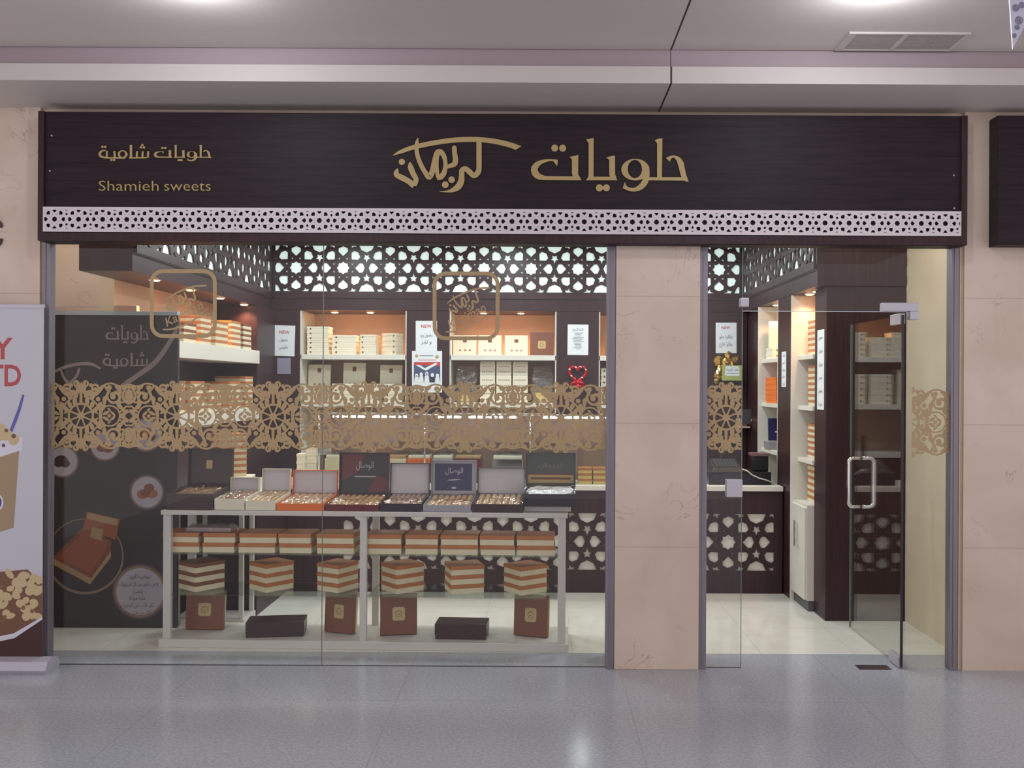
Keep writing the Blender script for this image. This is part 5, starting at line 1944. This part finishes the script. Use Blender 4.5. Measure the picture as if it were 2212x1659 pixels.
def pastry(w, d, h, m, loc, rz, label, group):
    key = (round(w, 3), round(d, 3), m.name)
    if key in PPROTO:
        o = PPROTO[key].copy()
        COL.objects.link(o)
        o.location = loc
        o.rotation_euler = rz
    else:
        b = MB()
        prof = [(-0.5, 0.0), (-0.5, 0.5), (-0.32, 0.9), (0, 1.0), (0.32, 0.9), (0.5, 0.5), (0.5, 0.0)]
        n = len(prof)
        for k, (yy, sc_) in enumerate(((-0.5, 0.8), (-0.42, 1), (0.42, 1), (0.5, 0.8))):
            b.v += [(q[0] * w * sc_, yy * d, q[1] * h * sc_) for q in prof]
        for k in range(3):
            for i in range(n):
                b.f.append((k * n + i, k * n + (i + 1) % n, (k + 1) * n + (i + 1) % n, (k + 1) * n + i))
                b.m.append(0)
        b.f += [tuple(range(n - 1, -1, -1)), tuple(range(3 * n, 4 * n))]
        b.m += [0, 0]
        o = b.build('pastry', m, local=True)
        o.location = loc
        o.rotation_euler = rz
        PPROTO[key] = o
    return tag(o, label, 'pastry', group)


def open_box(x0, x1, tray_h, lid_py, trim, inner, lidm, name_, cols, rows, pm_, d=0.30, lift=0.0, ly0=0.012, lid_art=None, lid_mats=None, wrap=True, an=0.0):
    w = (x1 - x0) / FOC * (DIST + 0.37)
    d += 0.06
    rx = 0.07      # tipped a little toward the glass, resting on the front edge
    p = tw(tl((x0 + x1) / 2, ly0, 1095), ly0 + d / 2, TH + 0.0015 + lift + d / 2 * math.sin(rx))
    o = thing('open_box', tuple(p), name_, 'box', 'open boxes on the show table', TA + an)
    o.rotation_euler = (rx, 0, TA + an)
    t_ = 0.004
    b = MB()
    b.box(-w / 2, w / 2, -d / 2, d / 2, 0, t_)
    b.box(-w / 2, w / 2, -d / 2, -d / 2 + t_, t_, tray_h).box(-w / 2, w / 2, d / 2 - t_, d / 2, t_, tray_h)
    b.box(-w / 2, -w / 2 + t_, -d / 2 + t_, d / 2 - t_, t_, tray_h).box(w / 2 - t_, w / 2, -d / 2 + t_, d / 2 - t_, t_, tray_h)
    b.build('tray', trim, o, local=True)
    # lid standing up behind, leaning slightly back
    yl = p.y + d / 2
    zl = az(lid_py, yl + 0.02, (x0 + x1) / 2)
    lh = zl - (TH + lift) - tray_h - d * math.sin(rx)
    M = Matrix.Translation((0, d / 2, tray_h)) @ Matrix.Rotation(-0.13, 4, 'X')
    b = MB()
    b.box(-w / 2, w / 2, 0.0, 0.004, 0, lh, M=M)
    for q in ((-w / 2, -w / 2 + 0.004, -0.028, 0.0, 0, lh), (w / 2 - 0.004, w / 2, -0.028, 0.0, 0, lh), (-w / 2, w / 2, -0.028, 0.0, lh - 0.004, lh)):
        b.box(*q, M=M)
    lid = b.build('lid', trim, o, local=True)
    mb = MB()
    mb.box(-w / 2 + 0.005, w / 2 - 0.005, -0.0012, -0.0002, 0.002, lh - 0.005, M=M)
    mb.build('lid_lining', lidm, lid, local=True)
    if lid_art:
        mb = MB()
        lid_art.mesh(mb, lambda q: M @ Vector((q[0] * w, -0.0013, q[1] * lh)), M.to_3x3() @ Vector((0, -0.0008, 0)), flat=True)
        mb.build('lid_print', lid_mats, lid, local=True)
    MB().box(-w / 2 + t_, w / 2 - t_, -d / 2 + t_, d / 2 - t_, t_, tray_h * 0.55).build('tray_lining', inner, o, local=True)
    if cols:
        pw, pd = (w - 0.03) / cols, (d - 0.03) / rows
        R = Matrix.Rotation(TA + an, 3, 'Z') @ Matrix.Rotation(rx, 3, 'X')
        for i in range(cols):
            for j in range(rows):
                q = R @ Vector((-w / 2 + 0.015 + pw * (i + 0.5), -d / 2 + 0.015 + pd * (j + 0.5), tray_h * 0.55 + 0.0005)) + p
                pastry(pw * 0.86, pd * 0.9, min(tray_h * 0.5, 0.032), pm_, tuple(q), (rx, 0, TA + an), 'small baked pastry lying in rows inside the %s' % name_.split(' with ')[0].replace('open ', ''), 'pastries in the ' + name_.split(' with ')[0])
    else:
        b = MB()
        pts = []
        n = 60
        for k in range(n):
            t = 2 * PI * k / n
            f = 1 + 0.035 * math.cos(10 * t)
            pts.append((math.copysign(abs(math.cos(t)) ** 0.45, math.cos(t)) * (w / 2 - 0.022) * f, math.copysign(abs(math.sin(t)) ** 0.45, math.sin(t)) * (d / 2 - 0.03) * f))
        b.prism(pts, lambda q: (q[0], q[1], tray_h * 0.55 + 0.03 + 0.004 * math.sin(q[0] * 60)), lambda q: (q[0], q[1], tray_h * 0.55))
        b.build('doily', DOILY, o, local=True)
    if wrap:
        vv, ff = [], []
        for i in range(9):
            for j in range(6):
                e_ = (i in (0, 8)) or (j in (0, 5))
                vv.append((-w / 2 + w * i / 8, -d / 2 + d * j / 5, tray_h + 0.002 + (0 if e_ else random.uniform(0.003, 0.016))))
        for i in range(8):
            for j in range(5):
                k = i * 6 + j
                ff.append((k, k + 6, k + 7, k + 1))
        MB().add(vv, ff).build('clear_wrap', FILM, o, local=True)
    return o


def script_art(m_plate, m_ink, word='الوصال', y=0.62, plate=True, w=0.4):
    a = Art()
    if plate:
        a.rect(-0.43, 0.10, 0.40, 0.90, 0)
    art_text(a, word, 0.0, y, 0.16, 1, width=w, flip=1, bold=0.01)
    a.leaf(0, y - 0.2, 0.3, 0.03, 0.1, 1)
    a.leaf(0.0, 0.18, 0.12, 0.05, 0, 1)
    return a


sq = Art().rect(-0.12, 0.42, 0.02, 0.66)
open_box(358, 461, 0.105, 968, DARKBROWN, DARKBROWN, DARKBROWN, 'open dark brown box with tan square inside the lid', 7, 2, PASTRYD, lid_art=sq, lid_mats=[TAN], d=0.32)
open_box(463, 528, 0.072, 1030, IVORY, IVORY, LILAC, 'open small cream box with short lid', 4, 2, PASTRYD, d=0.26)
open_box(530, 595, 0.062, 1012, IVORY, IVORY, LILAC, 'open cream box with tall pale lid', 5, 2, PASTRY, d=0.30)
open_box(597, 700, 0.046, 1015, BRIGHTORANGE, mat('coral_lining', (214, 120, 92), 0.5), LILAC, 'open bright orange box with pale lid lining', 6, 2, PASTRY, d=0.32)
sa = Art()
sa.poly([(-0.45, 0.3), (-0.1, 0.55), (0.0, 0.95), (-0.45, 0.95)], 2)
sa.poly([(0.05, 0.05), (0.45, 0.05), (0.45, 0.35), (0.25, 0.45)], 2)
art_text(sa, 'الوصال', 0.0, 0.62, 0.16, 1, width=0.36, flip=1, bold=0.01)
sa.rect(-0.2, 0.40, 0.22, 0.43, 1)
open_box(703, 818, 0.042, 977, BURG, BURG, BLACKCARD, 'open red and black box with script in its lid', 8, 2, PASTRY, d=0.32, lid_art=sa, lid_mats=[BLACKCARD, mat('silver_print', (178, 170, 176), 0.5), BURG])
open_box(821, 911, 0.05, 1000, BLACKCARD, GREYPL, LILAC, 'open black box with plain pale lid lining', 7, 2, PASTRYD, d=0.30)
open_box(914, 1017, 0.045, 994, SILVER, SILVER, SILVER, 'open silver box with navy script panel in its lid', 7, 2, PASTRY, d=0.32, lid_art=script_art(None, None), lid_mats=[NAVY, mat('silver_print2', (186, 182, 200), 0.5)])
open_box(1020, 1129, 0.052, 1010, DARKBROWN, BURG, LILAC, 'open maroon box with pale lid and cellophane glints', 7, 2, PASTRY, d=0.32)
rs = tag(MB().box(-0.145, 0.155, -0.10, 0.12, 0, 0.034).build('box_riser', TABLEWHITE, bevel=0.003, local=True), 'low white riser on the tabletop under the large black box', 'riser')
p = tw(tl(1182, 0.14), 0.18, TH + 0.001)
rs.location = p
rs.rotation_euler = (0, 0, TA)
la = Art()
la.rect(-0.46, 0.04, 0.46, 0.30, 0)  # reflection in the glossy lid, painted as a gold bar
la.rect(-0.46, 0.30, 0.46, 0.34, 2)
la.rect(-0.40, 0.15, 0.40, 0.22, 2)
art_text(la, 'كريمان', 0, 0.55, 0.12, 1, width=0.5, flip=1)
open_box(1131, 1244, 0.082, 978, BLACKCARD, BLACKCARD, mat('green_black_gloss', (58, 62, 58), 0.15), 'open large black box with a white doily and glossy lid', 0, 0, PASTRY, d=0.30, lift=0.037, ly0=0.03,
         lid_art=la, lid_mats=[mat('painted_gold_reflection', (172, 150, 92), 0.4), mat('grey_print2', (134, 134, 126), 0.5), BURG])

# tidy: the spotlight's own label
for o in bpy.data.objects:
    if o.type == 'EMPTY' and o.get('label') == '':
        o['label'] = 'warm recessed spotlight'
